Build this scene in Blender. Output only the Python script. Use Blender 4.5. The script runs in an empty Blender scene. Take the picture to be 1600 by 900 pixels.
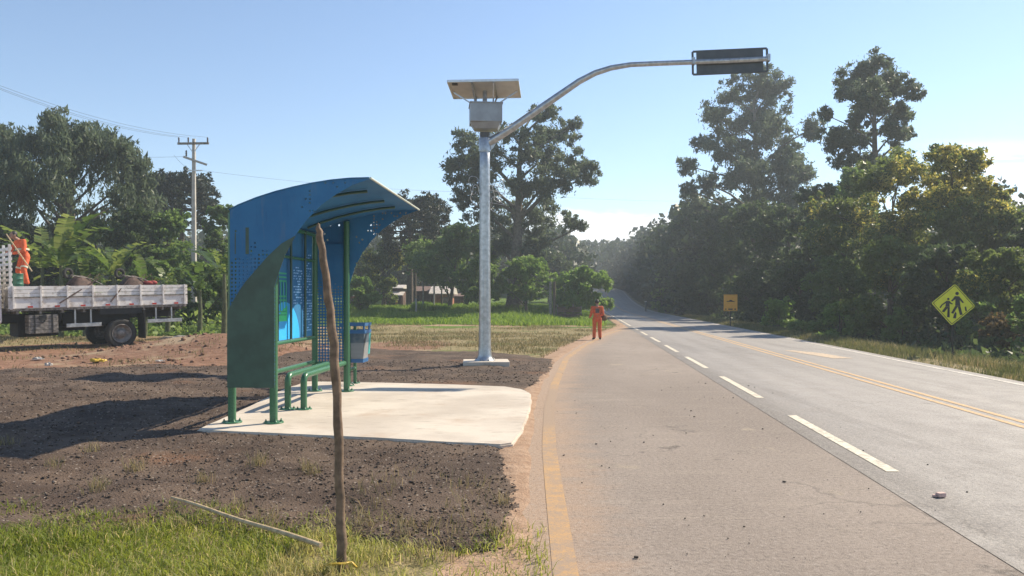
import bpy, bmesh, math, random
import numpy as np
from mathutils import Vector, Matrix, Euler
random.seed(7)
RNG = np.random.default_rng(11)
C = bpy.context.scene.collection
SC = bpy.context.scene

# ------------------------------------------------------------------ camera, world, sun, exposure
F = 1200.0; CAMH = 1.7; HOR = 466.0           # focal length in photo pixels, eye height, horizon row
cam_d = bpy.data.cameras.new('camera'); cam = bpy.data.objects.new('camera', cam_d); C.objects.link(cam)
cam_d.sensor_width = 36.0; cam_d.lens = 36.0*F/1600.0; cam_d.shift_y = 16/1600
cam_d.clip_start = 0.05; cam_d.clip_end = 4000
cam.location = (0, 0, CAMH); cam.rotation_euler = (math.radians(90), 0, 0)
SC.camera = cam
SUN = Vector((0.62, 0.45, 0.643)).normalized()
SUN_EL = math.asin(SUN.z); SUN_AZ = math.atan2(SUN.x, SUN.y)
W = bpy.data.worlds.new('World'); SC.world = W; W.use_nodes = True
SKY_STRENGTH = 0.112; SUN_STRENGTH = 5.0; EXPOSURE = 0.70
sun_d = bpy.data.lights.new('sun', 'SUN'); sun_o = bpy.data.objects.new('sun', sun_d); C.objects.link(sun_o)
sun_d.energy = SUN_STRENGTH; sun_d.angle = math.radians(0.55); sun_d.color = (1.0, 0.885, 0.70)
sun_o.rotation_euler = SUN.to_track_quat('Z', 'Y').to_euler(); sun_o.location = (60, 40, 70)
SC.view_settings.view_transform = 'Standard'; SC.view_settings.look = 'None'
SC.view_settings.exposure = EXPOSURE; SC.view_settings.gamma = 1.0; SC.view_settings.use_curve_mapping = False
SC.cycles.use_denoising = True
SC.cycles.max_bounces = 7; SC.cycles.volume_bounces = 0; SC.cycles.transparent_max_bounces = 24

def world_nodes():
    nt = W.node_tree; nt.nodes.clear(); N = nt.nodes; L = nt.links
    out = N.new('ShaderNodeOutputWorld'); bg = N.new('ShaderNodeBackground'); bg.inputs['Strength'].default_value = SKY_STRENGTH
    sky = N.new('ShaderNodeTexSky'); sky.sky_type = 'NISHITA'; sky.sun_disc = False
    sky.sun_elevation = SUN_EL; sky.sun_rotation = SUN_AZ
    sky.air_density = 1.0; sky.dust_density = 0.12; sky.ozone_density = 2.0; sky.altitude = 400
    tc = N.new('ShaderNodeTexCoord'); sep = N.new('ShaderNodeSeparateXYZ'); L.new(tc.outputs['Generated'], sep.inputs[0])
    def m(op, a, b=None, c=None):
        n = N.new('ShaderNodeMath'); n.operation = op
        for i, v in enumerate((a, b, c)):
            if v is None: continue
            if isinstance(v, (int, float)): n.inputs[i].default_value = v
            else: L.new(v, n.inputs[i])
        return n.outputs[0]
    def ss(v, a, b):
        n = N.new('ShaderNodeMapRange'); n.interpolation_type = 'SMOOTHSTEP'
        L.new(v, n.inputs['Value']); n.inputs['From Min'].default_value = a; n.inputs['From Max'].default_value = b
        return n.outputs['Result']
    yy = m('MAXIMUM', sep.outputs['Y'], 0.05)
    az = m('DIVIDE', sep.outputs['X'], yy); el = m('DIVIDE', sep.outputs['Z'], yy)
    def noise(sx, sy, scale, det=6):
        cb = N.new('ShaderNodeCombineXYZ'); L.new(m('MULTIPLY', az, sx), cb.inputs[0]); L.new(m('MULTIPLY', el, sy), cb.inputs[1])
        n = N.new('ShaderNodeTexNoise'); n.inputs['Scale'].default_value = scale; n.inputs['Detail'].default_value = det
        n.inputs['Roughness'].default_value = 0.6
        L.new(cb.outputs[0], n.inputs['Vector']); return n.outputs['Fac']
    n1 = noise(6, 22, 1.6); n2 = noise(3, 46, 1.3, 4); n3 = noise(2.0, 5.0, 1.2, 5)
    e1 = m('ADD', el, m('MULTIPLY', m('SUBTRACT', n1, 0.5), 0.075))
    c1 = m('MULTIPLY', m('MULTIPLY', ss(e1, 0.118, 0.098), ss(e1, -0.2, 0.0)), m('MULTIPLY', ss(az, -0.05, 0.08), ss(az, 0.45, 0.25)))
    e2 = m('ADD', el, m('MULTIPLY', m('SUBTRACT', n2, 0.5), 0.03))
    c2 = m('MULTIPLY', m('MULTIPLY', ss(e2, 0.215, 0.18), ss(az, 0.50, 0.62)), ss(n2, 0.44, 0.56))
    cl = m('MINIMUM', m('ADD', m('MULTIPLY', c1, ss(n1, 0.30, 0.46)), m('MULTIPLY', c2, 0.95)), 1.0)
    cl = m('MULTIPLY', cl, m('GREATER_THAN', sep.outputs['Y'], 0.06))
    mix = N.new('ShaderNodeMix'); mix.data_type = 'RGBA'
    L.new(cl, mix.inputs['Factor']); L.new(sky.outputs[0], mix.inputs[6]); mix.inputs[7].default_value = (8.6, 8.6, 8.7, 1)
    L.new(mix.outputs[2], bg.inputs['Color']); L.new(bg.outputs[0], out.inputs['Surface'])
world_nodes()

# ------------------------------------------------------------------ helpers
def at(px, py, Y):                                   # photo pixel at depth Y -> world point
    return Vector(((px-800)/F*Y, Y, CAMH+(HOR-py)/F*Y))
def gx(px, Y): return (px-800)/F*Y
def sstep(a, b, x):
    t = np.clip((np.asarray(x, float)-a)/(b-a), 0, 1); return t*t*(3-2*t)
_h = np.random.default_rng(3).random((256, 256))
def vnoise(x, y):
    x = np.asarray(x, float); y = np.asarray(y, float)
    xi = np.floor(x).astype(int); yi = np.floor(y).astype(int); fx = x-xi; fy = y-yi
    fx = fx*fx*(3-2*fx); fy = fy*fy*(3-2*fy)
    g = lambda i, j: _h[i & 255, j & 255]
    return (g(xi, yi)*(1-fx)+g(xi+1, yi)*fx)*(1-fy)+(g(xi, yi+1)*(1-fx)+g(xi+1, yi+1)*fx)*fy
def fbm(x, y, o=4):
    s = 0; a = .5
    for k in range(o): s = s+a*vnoise(x*2**k+17*k, y*2**k+9*k); a *= .5
    return s

def tag(o, label=None, cat=None, group=None, kind=None):
    if label: o['label'] = label
    if cat: o['category'] = cat
    if group: o['group'] = group
    if kind: o['kind'] = kind
    return o
def empty(name, loc=(0, 0, 0), rz=0.0):
    o = bpy.data.objects.new(name, None); C.objects.link(o); o.location = loc; o.rotation_euler = (0, 0, rz)
    o.empty_display_size = .2; return o
def link(name, me, mats, parent=None, loc=None):
    o = bpy.data.objects.new(name, me); C.objects.link(o)
    for m in (mats if isinstance(mats, (list, tuple)) else [mats]): me.materials.append(m)
    if parent: o.parent = parent
    if loc is not None: o.location = loc
    return o
def copy_tree(o, parent=None):
    c = o.copy(); C.objects.link(c)
    if parent: c.parent = parent
    for ch in list(o.children): copy_tree(ch, c)
    return c

def np_mesh(name, V, Fc, smooth=False, tint=None, mi=None):
    me = bpy.data.meshes.new(name); V = np.asarray(V, np.float32); Fc = np.asarray(Fc, np.int32)
    n, k = Fc.shape
    me.vertices.add(len(V)); me.vertices.foreach_set('co', V.ravel())
    me.loops.add(n*k); me.loops.foreach_set('vertex_index', Fc.ravel())
    me.polygons.add(n); me.polygons.foreach_set('loop_start', np.arange(0, n*k, k, dtype=np.int32))
    try: me.polygons.foreach_set('loop_total', np.full(n, k, np.int32))
    except Exception: pass
    if smooth: me.polygons.foreach_set('use_smooth', np.ones(n, bool))
    if mi is not None: me.polygons.foreach_set('material_index', np.asarray(mi, np.int32))
    if tint is not None:
        a = me.attributes.new('tint', 'FLOAT', 'FACE'); a.data.foreach_set('value', np.asarray(tint, np.float32))
    me.update(calc_edges=True); me.validate(); return me

class MB:
    """collects simple shapes; build() links them as ONE mesh object"""
    def __init__(s): s.v = []; s.f = []; s.m = []; s.sm = []
    def add(s, v, f, mi=0, sm=False):
        o = len(s.v); s.v += [tuple(p) for p in v]; s.f += [tuple(i+o for i in q) for q in f]
        s.m += [mi]*len(f); s.sm += [sm]*len(f); return s
    def box(s, c, d, rz=0, mi=0, M=None, bev=0.0):
        bm = bmesh.new(); bmesh.ops.create_cube(bm, size=1)
        for v in bm.verts: v.co = Vector((v.co.x*d[0], v.co.y*d[1], v.co.z*d[2]))
        if bev > 0: bmesh.ops.bevel(bm, geom=bm.edges[:]+bm.verts[:], offset=bev, segments=2, affect='EDGES', profile=.5)
        R = M.to_3x3() if M is not None else Matrix.Rotation(rz, 3, 'Z'); c = Vector(c)
        bm.verts.index_update()
        s.add([R @ v.co+c for v in bm.verts], [[v.index for v in f.verts] for f in bm.faces], mi); bm.free(); return s
    def beam(s, a, b, w, h, mi=0, up=(0, 0, 1), bev=0.0):
        a = Vector(a); b = Vector(b); d = (b-a); L = d.length; y = d.normalized(); x = y.cross(Vector(up))
        if x.length < 1e-4: x = Vector((1, 0, 0))
        x.normalize(); z = x.cross(y)
        M = Matrix((x, y, z)).transposed(); return s.box((a+b)/2, (w, L, h), M=M, mi=mi, bev=bev)
    def tube(s, pts, r, n=10, mi=0, cap=True, sq=(1, 1)):
        pts = [Vector(p) for p in pts]; k = len(pts)
        rs = r if isinstance(r, (list, tuple)) else [r]*k
        V = []; up = Vector((0, 0, 1)); px = None
        for i, p in enumerate(pts):
            t = (pts[min(i+1, k-1)]-pts[max(i-1, 0)]).normalized()
            if px is None: x = t.cross(up if abs(t.z) < .95 else Vector((1, 0, 0)))
            else: x = px-t*px.dot(t)
            x.normalize(); px = x; y = t.cross(x)
            for j in range(n):
                a = 2*math.pi*j/n; V.append(p+x*(math.cos(a)*rs[i]*sq[0])+y*(math.sin(a)*rs[i]*sq[1]))
        fs = [(i*n+j, i*n+(j+1) % n, (i+1)*n+(j+1) % n, (i+1)*n+j) for i in range(k-1) for j in range(n)]
        s.add(V, fs, mi, True)
        if cap: s.add(V[:n], [tuple(range(n))[::-1]], mi); s.add(V[-n:], [tuple(range(n))], mi)
        return s
    def lathe(s, c, prof, n=16, mi=0, axis=None):
        """profile of (radius, height) round z, or round AXIS"""
        q = Vector(axis).to_track_quat('Z', 'Y').to_matrix() if axis is not None else Matrix.Identity(3)
        c = Vector(c); V = [c+q @ Vector((math.cos(2*math.pi*j/n)*r, math.sin(2*math.pi*j/n)*r, z)) for r, z in prof for j in range(n)]
        k = len(prof); s.add(V, [(i*n+j, i*n+(j+1) % n, (i+1)*n+(j+1) % n, (i+1)*n+j) for i in range(k-1) for j in range(n)], mi, True)
        return s
    def ball(s, c, r, mi=0, n=12):
        r = r if isinstance(r, (tuple, list)) else (r, r, r); c = Vector(c); V = []; fs = []; k = n//2+1
        for i in range(k):
            th = math.pi*i/(k-1)
            for j in range(n):
                a = 2*math.pi*j/n; V.append(c+Vector((r[0]*math.sin(th)*math.cos(a), r[1]*math.sin(th)*math.sin(a), r[2]*math.cos(th))))
        fs = [(i*n+j, (i+1)*n+j, (i+1)*n+(j+1) % n, i*n+(j+1) % n) for i in range(k-1) for j in range(n)]
        return s.add(V, fs, mi, True)
    def prism(s, poly, o, ux, uy, th, mi=0):
        """flat outline POLY in the plane (ux,uy) from origin o, thickness th along ux x uy"""
        o = Vector(o); ux = Vector(ux); uy = Vector(uy); nz = ux.cross(uy).normalized(); n = len(poly)
        A = [o+ux*a+uy*b for a, b in poly]; B = [p+nz*th for p in A]
        ar = sum(poly[i][0]*poly[(i+1) % n][1]-poly[(i+1) % n][0]*poly[i][1] for i in range(n))
        top = tuple(range(n, 2*n)); bot = tuple(range(n))[::-1]
        sd = [(i, (i+1) % n, (i+1) % n+n, i+n) for i in range(n)]
        if ar < 0: top = top[::-1]; bot = bot[::-1]; sd = [q[::-1] for q in sd]
        return s.add(A+B, [bot, top]+sd, mi)
    def mesh(s, name):
        me = bpy.data.meshes.new(name); me.from_pydata([tuple(p) for p in s.v], [], s.f)
        me.polygons.foreach_set('material_index', s.m); me.polygons.foreach_set('use_smooth', s.sm); me.update(); return me
    def build(s, name, mats, parent=None, loc=None): return link(name, s.mesh(name), mats, parent, loc)

# ------------------------------------------------------------------ materials
class NT:
    def __init__(s, name):
        s.m = bpy.data.materials.new(name); s.m.use_nodes = True; s.t = s.m.node_tree; s.t.nodes.clear()
        s.out = s.n('ShaderNodeOutputMaterial')
    def n(s, ty, **kw):
        x = s.t.nodes.new(ty)
        for k, v in kw.items(): setattr(x, k, v)
        return x
    def l(s, a, b): s.t.links.new(a, b)
    def val(s, sock, v):
        if isinstance(v, (int, float)): sock.default_value = v
        elif isinstance(v, (tuple, list)): sock.default_value = (*v, 1) if len(v) == 3 and len(sock.default_value) == 4 else v
        else: s.l(v, sock)
    def math(s, op, a, b=None, c=None):
        x = s.n('ShaderNodeMath', operation=op)
        for i, v in enumerate((a, b, c)):
            if v is not None: s.val(x.inputs[i], v)
        return x.outputs[0]
    def noise(s, vec, scale, det=4, rough=.55, sc=None):
        if sc:
            mp = s.n('ShaderNodeMapping'); mp.inputs['Scale'].default_value = sc; s.l(vec, mp.inputs[0]); vec = mp.outputs[0]
        x = s.n('ShaderNodeTexNoise'); s.l(vec, x.inputs['Vector']); x.inputs['Scale'].default_value = scale
        x.inputs['Detail'].default_value = det; x.inputs['Roughness'].default_value = rough; return x.outputs['Fac']
    def ss(s, v, a, b, lo=0., hi=1.):
        x = s.n('ShaderNodeMapRange', interpolation_type='SMOOTHSTEP'); s.val(x.inputs['Value'], v)
        x.inputs['From Min'].default_value = a; x.inputs['From Max'].default_value = b
        x.inputs['To Min'].default_value = lo; x.inputs['To Max'].default_value = hi; return x.outputs['Result']
    def mix(s, f, a, b):
        x = s.n('ShaderNodeMix', data_type='RGBA'); s.val(x.inputs[0], f); s.val(x.inputs[6], a); s.val(x.inputs[7], b); return x.outputs[2]
    def obj(s): return s.n('ShaderNodeTexCoord').outputs['Object']
    def pos(s): return s.n('ShaderNodeNewGeometry').outputs['Position']
    def sep(s, v):
        x = s.n('ShaderNodeSeparateXYZ'); s.l(v, x.inputs[0]); return x.outputs
    def bump(s, h, st=.3, dist=.01):
        x = s.n('ShaderNodeBump'); x.inputs['Strength'].default_value = st; x.inputs['Distance'].default_value = dist
        s.l(h, x.inputs['Height']); return x.outputs[0]
    def pbsdf(s, col, rough=.7, metal=0., normal=None, spec=.5):
        x = s.n('ShaderNodeBsdfPrincipled'); s.val(x.inputs['Base Color'], col); s.val(x.inputs['Roughness'], rough)
        s.val(x.inputs['Metallic'], metal); x.inputs['Specular IOR Level'].default_value = spec
        if normal is not None: s.l(normal, x.inputs['Normal'])
        return x.outputs[0]
    def done(s, sh): s.l(sh, s.out.inputs['Surface']); return s.m

def M(name, col, rough=.7, metal=0., var=.18, scale=6., col2=None, bump=.15, bscale=60., dist=.004, spec=.5, cov=.5):
    t = NT(name); v = t.obj(); f = t.noise(v, scale)
    a = tuple(c*(1-var) for c in col); b = col2 or tuple(min(1, c*(1+var)) for c in col)
    c = t.mix(t.ss(f, cov-.17, cov+.17), a, b)
    fine = t.noise(v, bscale, 3)
    r = t.ss(fine, .3, .7, max(0, rough-.08), min(1, rough+.08))
    return t.done(t.pbsdf(c, r, metal, t.bump(fine, bump, dist) if bump else None, spec))

def leaf_mat(name, c0, c1, c2, trans=.5, rough=.5, spec=.35):
    t = NT(name); a = t.n('ShaderNodeAttribute', attribute_name='tint').outputs['Fac']
    r = t.n('ShaderNodeValToRGB'); e = r.color_ramp.elements; e[0].color = (*c0, 1); e[1].color = (*c2, 1)
    x = e.new(.55); x.color = (*c1, 1); t.l(a, r.inputs[0])
    p = t.pbsdf(r.outputs[0], rough, spec=spec)
    tr = t.n('ShaderNodeBsdfTranslucent'); hs = t.n('ShaderNodeHueSaturation'); hs.inputs['Value'].default_value = 1.5
    hs.inputs['Hue'].default_value = .485; t.l(r.outputs[0], hs.inputs['Color']); t.l(hs.outputs[0], tr.inputs['Color'])
    mx = t.n('ShaderNodeMixShader'); mx.inputs[0].default_value = trans; t.l(p, mx.inputs[1]); t.l(tr.outputs[0], mx.inputs[2])
    return t.done(mx.outputs[0])

MAT = {}
MAT['bark'] = M('bark', (.10, .075, .055), .9, scale=9, var=.35, bump=.6, bscale=30, dist=.02)
MAT['pale_bark'] = M('pale_bark', (.12, .10, .08), .85, scale=5, var=.35, bump=.4, bscale=24, dist=.02)
MAT['leaf_euc'] = leaf_mat('leaf_euc', (.050, .074, .042), (.088, .122, .068), (.15, .185, .09))
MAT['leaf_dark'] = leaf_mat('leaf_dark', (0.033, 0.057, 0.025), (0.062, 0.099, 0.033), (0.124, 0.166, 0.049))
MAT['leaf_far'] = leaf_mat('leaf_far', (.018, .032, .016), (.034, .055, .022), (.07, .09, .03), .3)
MAT['leaf_mid'] = leaf_mat('leaf_mid', (0.069, 0.121, 0.033), (0.131, 0.216, 0.053), (0.247, 0.340, 0.085))
MAT['leaf_light'] = leaf_mat('leaf_light', (0.079, 0.146, 0.029), (0.152, 0.265, 0.053), (0.265, 0.370, 0.093))
MAT['leaf_yellow'] = leaf_mat('leaf_yellow', (.060, .095, .024), (.135, .185, .038), (.48, .43, .09))
MAT['leaf_rust'] = leaf_mat('leaf_rust', (.06, .05, .02), (.12, .09, .03), (.20, .10, .05))
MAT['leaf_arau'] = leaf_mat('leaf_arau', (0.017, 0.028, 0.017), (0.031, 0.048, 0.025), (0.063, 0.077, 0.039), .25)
MAT['leaf_banana'] = leaf_mat('leaf_banana', (0.031, 0.066, 0.014), (0.071, 0.127, 0.025), (0.182, 0.222, 0.060), .5, .4)
MAT['grass'] = leaf_mat('grass_blade', (.12, .165, .022), (.225, .27, .038), (.50, .42, .20), .5, .5)
MAT['meadow'] = leaf_mat('meadow_blade', (0.078, 0.156, 0.019), (0.156, 0.260, 0.029), (0.260, 0.312, 0.078), .5, .55)
MAT['dry'] = leaf_mat('dry_blade', (.09, .09, .035), (.20, .17, .075), (.38, .30, .16), .35, .7)
MAT['verge'] = leaf_mat('verge_blade', (0.060, 0.084, 0.024), (0.144, 0.144, 0.054), (0.312, 0.252, 0.120), .4, .6)
MAT['green_paint'] = M('green_paint', (.045, .145, .072), .32, var=.06, scale=4, bump=.04, bscale=90)
MAT['dark_green_paint'] = M('dark_green_paint', (.034, .082, .058), .42, var=.2, scale=4, bump=.03)
MAT['galv'] = M('galvanised', (.44, .45, .46), .38, .85, var=.16, scale=10, bump=.06, bscale=50)
MAT['steel_dark'] = M('steel_dark', (.07, .08, .09), .5, .3, var=.12, scale=5, bump=.05)
MAT['grey_box'] = M('grey_box', (.30, .32, .34), .45, .3, var=.10, scale=4, bump=.05)
MAT['alu'] = M('aluminium', (.62, .63, .64), .35, .8, var=.08, scale=8, bump=.03)
MAT['pv_back'] = M('panel_back_sheet', (.62, .60, .56), .6, var=.08, scale=3, bump=.02)
MAT['pv_cell'] = M('solar_cells', (.01, .015, .04), .15, var=.2, scale=9, bump=0)
MAT['rubber'] = M('rubber', (.022, .021, .020), .85, var=.3, scale=12, bump=.3, bscale=50)
MAT['rim'] = M('wheel_rim', (.20, .185, .17), .55, .5, var=.3, scale=9, bump=.1)
MAT['chassis'] = M('chassis_black', (.012, .013, .014), .75, var=.3, scale=5, bump=.15)
MAT['truck_white'] = M('worn_white_boards', (.47, .41, .36), .65, var=.12, scale=7, cov=.40, col2=(.74, .71, .68), bump=.15, bscale=30)
MAT['grey_wood'] = M('weathered_wood', (.21, .19, .165), .85, var=.45, scale=11, bump=.5, bscale=36, dist=.01)
MAT['red_reflector'] = M('red_reflector', (.45, .03, .02), .3, var=.1, bump=0)
MAT['white_reflector'] = M('white_reflector', (.75, .75, .75), .3, var=.05, bump=0)
MAT['stick'] = M('stripped_wood', (.17, .115, .075), .8, var=.35, scale=14, bump=.5, bscale=40, dist=.006)
MAT['cut_wood'] = M('pale_cut_wood', (.45, .34, .20), .75, var=.25, scale=18, bump=.3)
MAT['conc_pole'] = M('pole_concrete', (.42, .39, .35), .85, var=.12, scale=5, bump=.2, bscale=40)
MAT['porcelain'] = M('porcelain', (.10, .08, .08), .25, var=.1, bump=0)
MAT['wire'] = M('wire', (.05, .05, .05), .6, var=.1, bump=0)
MAT['pale_wire'] = M('pale_wire', (.55, .55, .52), .5, var=.1, bump=0)
MAT['skin'] = M('skin', (.28, .15, .10), .55, var=.1, scale=20, bump=.05)
MAT['hair'] = M('hair', (.018, .014, .012), .6, var=.3, scale=60, bump=.3, bscale=120)
MAT['orange'] = M('orange_cloth', (.60, .105, .032), .8, var=.14, scale=7, bump=.5, bscale=22, dist=.02)
MAT['reflect_band'] = M('reflective_band', (.55, .55, .42), .45, var=.1, bump=.05)
MAT['boot'] = M('boot_leather', (.02, .017, .015), .6, var=.2, bump=.1)
MAT['print_dark'] = M('dark_print', (.10, .075, .07), .8, var=.2, scale=30, bump=0)
MAT['straw'] = M('brown_felt', (.12, .075, .045), .9, var=.3, scale=30, bump=.3)
MAT['brick'] = M('red_brick_wall', (.33, .125, .065), .9, var=.25, scale=3, bump=.4, bscale=26, dist=.02)
MAT['dark_plank'] = M('dark_plank_wall', (.10, .055, .04), .9, var=.35, scale=4, bump=.4)
MAT['roof_sheet'] = M('pale_roof_sheet', (.52, .47, .42), .6, var=.25, scale=4, bump=.2)
MAT['roof_tile'] = M('dark_roof_tile', (.16, .10, .08), .85, var=.3, scale=6, bump=.4)
MAT['glass_dark'] = M('dark_window', (.02, .025, .03), .12, var=.1, bump=0)
MAT['plaster'] = M('pale_plaster', (.60, .55, .48), .85, var=.15, scale=4)
MAT['sign_yellow'] = M('fluorescent_yellow', (.70, .68, .035), .45, var=.05, bump=0)
MAT['sign_amber'] = M('amber_sheet', (.80, .36, .04), .45, var=.05, bump=0)
MAT['sign_black'] = M('sign_black', (.012, .012, .012), .5, var=.1, bump=0)
MAT['sign_back'] = M('sign_back', (.10, .11, .12), .55, .2, var=.1, bump=.03)
MAT['blue_plain'] = M('blue_plastic', (.035, .13, .30), .4, var=.08, bump=.03)
MAT['teal'] = M('teal_print', (.06, .36, .34), .5, var=.15, scale=14, bump=0)
MAT['lt_blue'] = M('light_blue_print', (.04, .42, .85), .45, var=.04, bump=0)
MAT['lt_green'] = M('bright_green_print', (.06, .60, .22), .45, var=.06, bump=0)
MAT['mid_green'] = M('dark_green_print', (.03, .22, .13), .5, var=.06, bump=0)
MAT['white_print'] = M('pale_blue_print', (.30, .55, .85), .5, var=.08, bump=0)
MAT['navy'] = M('navy_print', (.02, .06, .22), .5, var=.08, bump=0)
MAT['drum_green'] = M('green_drum', (.03, .13, .08), .5, var=.15, bump=.05)
MAT['rust'] = M('rusty_steel', (.075, .045, .036), .8, .2, var=.4, scale=12, bump=.2)
MAT['red_thing'] = M('red_cloth', (.26, .035, .03), .8, var=.2, bump=.3)
MAT['yellow_cloth'] = M('yellow_plastic_sheet', (.55, .37, .04), .5, var=.15, bump=.3, bscale=14, dist=.02)
MAT['white_litter'] = M('white_plastic_sheet', (.46, .43, .39), .7, var=.25, bump=.3, bscale=14, dist=.02)
MAT['pink_brick'] = M('pale_pink_brick', (.62, .42, .36), .85, var=.2, scale=18, bump=.3)

def concrete():
    t = NT('pad_concrete'); v = t.pos(); a = t.noise(v, .7, 5); b = t.noise(v, 3.0, 5, .6, (1, 3.2, 1)); g = t.noise(v, 90, 3)
    c = t.mix(t.ss(a, .35, .65), (.48, .415, .345), (.60, .53, .445)); c = t.mix(t.ss(b, .54, .74), c, (.38, .32, .26))
    st = t.noise(v, 14, 3, .6, (.5, 4, 1)); c = t.mix(t.math('MULTIPLY', t.ss(st, .55, .8), .35), c, (.36, .32, .28))
    c = t.mix(t.math('MULTIPLY', t.ss(t.noise(v, .9, 5, .65), .54, .72), .7), c, (.43, .32, .235)); c = t.mix(t.math('MULTIPLY', t.ss(t.noise(v, 45, 4, .7), .55, .7), .3), c, (.34, .29, .24))
    h = t.math('ADD', t.math('MULTIPLY', b, .7), t.math('MULTIPLY', g, .3))
    return t.done(t.pbsdf(c, .85, 0, t.bump(h, .5, .012), .3))
def gravel():
    t = NT('dark_gravel'); v = t.pos(); a = t.noise(v, 1.1, 5); b = t.noise(v, 38, 4, .65); vo = t.n('ShaderNodeTexVoronoi'); vo.inputs['Scale'].default_value = 55
    t.l(v, vo.inputs['Vector']); c = t.mix(t.ss(a, .38, .66), (.070, .047, .034), (.122, .085, .061))
    c = t.mix(t.ss(b, .58, .75), c, (.15, .11, .083)); c = t.mix(t.ss(t.noise(v, .45, 4), .58, .72), c, (.155, .085, .05))
    sp = t.sep(vo.outputs['Color']); c = t.mix(t.ss(sp[0], .965, .98), c, (.24, .20, .165))
    h = t.math('ADD', t.math('MULTIPLY', vo.outputs['Distance'], .6), b)
    return t.done(t.pbsdf(c, .9, 0, t.bump(h, .8, .015), .25))
def stone():
    t = NT('gravel_stone'); a = t.n('ShaderNodeAttribute', attribute_name='tint').outputs['Fac']
    r = t.n('ShaderNodeValToRGB'); e = r.color_ramp.elements; e[0].color = (.066, .048, .037, 1); e[1].color = (.27, .215, .17, 1)
    for p, c in ((.7, (.105, .076, .057, 1)), (.94, (.155, .115, .088, 1)), (.97, (.20, .11, .07, 1))): x = e.new(p); x.color = c
    t.l(a, r.inputs[0]); return t.done(t.pbsdf(r.outputs[0], .85, spec=.3))
def asphalt(name, dusty):
    t = NT(name); v = t.pos(); uv = t.sep(t.n('ShaderNodeUVMap').outputs[0]); u = uv[0]
    big = t.noise(v, .35, 5, .6, (1, .35, 1)); mid = t.noise(v, 2.2, 5, .62); fine = t.noise(v, 120, 2, .7); spk = t.noise(v, 45, 3, .6)
    agg = t.noise(v, 26, 4, .75); lanes = t.noise(v, 1.0, 4, .6, (1.6, .10, 1)); cross = t.noise(v, 1.3, 4, .65, (.35, 2.6, 1))
    if dusty:
        c = t.mix(t.ss(big, .35, .68), (.215, .172, .142), (.295, .240, .200))
        c = t.mix(t.math('MULTIPLY', t.ss(cross, .50, .75), .42), c, (.36, .295, .235))
        c = t.mix(t.math('MULTIPLY', t.ss(mid, .54, .72), .45), c, (.17, .137, .113))
        e = t.math('ADD', u, t.math('MULTIPLY', t.math('SUBTRACT', t.math('ADD', mid, cross), 1.0), .9))
        c = t.mix(t.ss(e, 1.0, .15), c, (.37, .255, .175))
        p2 = t.noise(v, .9, 4, .6, (1, .8, 1)); c = t.mix(t.math('MULTIPLY', t.ss(p2, .62, .70), .8), c, (.36, .295, .21))
        c = t.mix(t.math('MULTIPLY', t.ss(t.noise(v, .75, 5, .7, (1, 1, 5)), .37, .30), .8), c, (.075, .06, .05))
    else:
        c = t.mix(t.ss(big, .3, .7), (.225, .205, .190), (.285, .262, .245))
        tr = t.n('ShaderNodeTexWave', wave_type='BANDS', bands_direction='X'); tr.inputs['Scale'].default_value = .36
        cb = t.n('ShaderNodeCombineXYZ'); t.l(u, cb.inputs[0]); t.l(cb.outputs[0], tr.inputs['Vector'])
        c = t.mix(t.math('MULTIPLY', tr.outputs['Fac'], .40), c, (.335, .308, .288))
        c = t.mix(t.math('MULTIPLY', t.ss(t.math('ADD', u, t.math('MULTIPLY', mid, .6)), 1.15, .35), .7), c, (.115, .098, .085))
        c = t.mix(t.math('MULTIPLY', t.ss(lanes, .52, .70), .6), c, (.34, .31, .285)); c = t.mix(t.math('MULTIPLY', t.ss(lanes, .46, .34), .45), c, (.15, .135, .125))
    c = t.mix(t.math('MULTIPLY', t.ss(agg, .50, .66), .45), c, (.40, .35, .30)); c = t.mix(t.math('MULTIPLY', t.ss(agg, .48, .34), .55), c, (.085, .072, .062))
    c = t.mix(t.math('MULTIPLY', t.ss(fine, .54, .66), .5), c, (.42, .37, .32)); c = t.mix(t.math('MULTIPLY', t.ss(fine, .46, .34), .55), c, (.07, .06, .052))
    c = t.mix(t.ss(spk, .72, .76), c, (.05, .042, .036))
    cr = t.n('ShaderNodeTexVoronoi', feature='DISTANCE_TO_EDGE'); cr.inputs['Scale'].default_value = .42
    dv = t.n('ShaderNodeMix', data_type='VECTOR'); 
    nz = t.n('ShaderNodeTexNoise'); nz.inputs['Scale'].default_value = 2.5; t.l(v, nz.inputs['Vector'])
    va = t.n('ShaderNodeVectorMath', operation='MULTIPLY_ADD'); t.l(nz.outputs['Color'], va.inputs[0]); va.inputs[1].default_value = (.9, .9, 0); t.l(v, va.inputs[2])
    t.l(va.outputs[0], cr.inputs['Vector']); ck = t.math('MULTIPLY', t.ss(cr.outputs['Distance'], .010, .003), t.ss(big, .52, .60))
    c = t.mix(t.math('MULTIPLY', ck, .3), c, (.045, .038, .033))
    return t.done(t.pbsdf(c, t.ss(mid, .3, .7, .62, .82) if not dusty else .85, 0, t.bump(t.math('ADD', t.math('ADD', fine, spk), agg), .6, .007), .45 if not dusty else .3))
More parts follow.
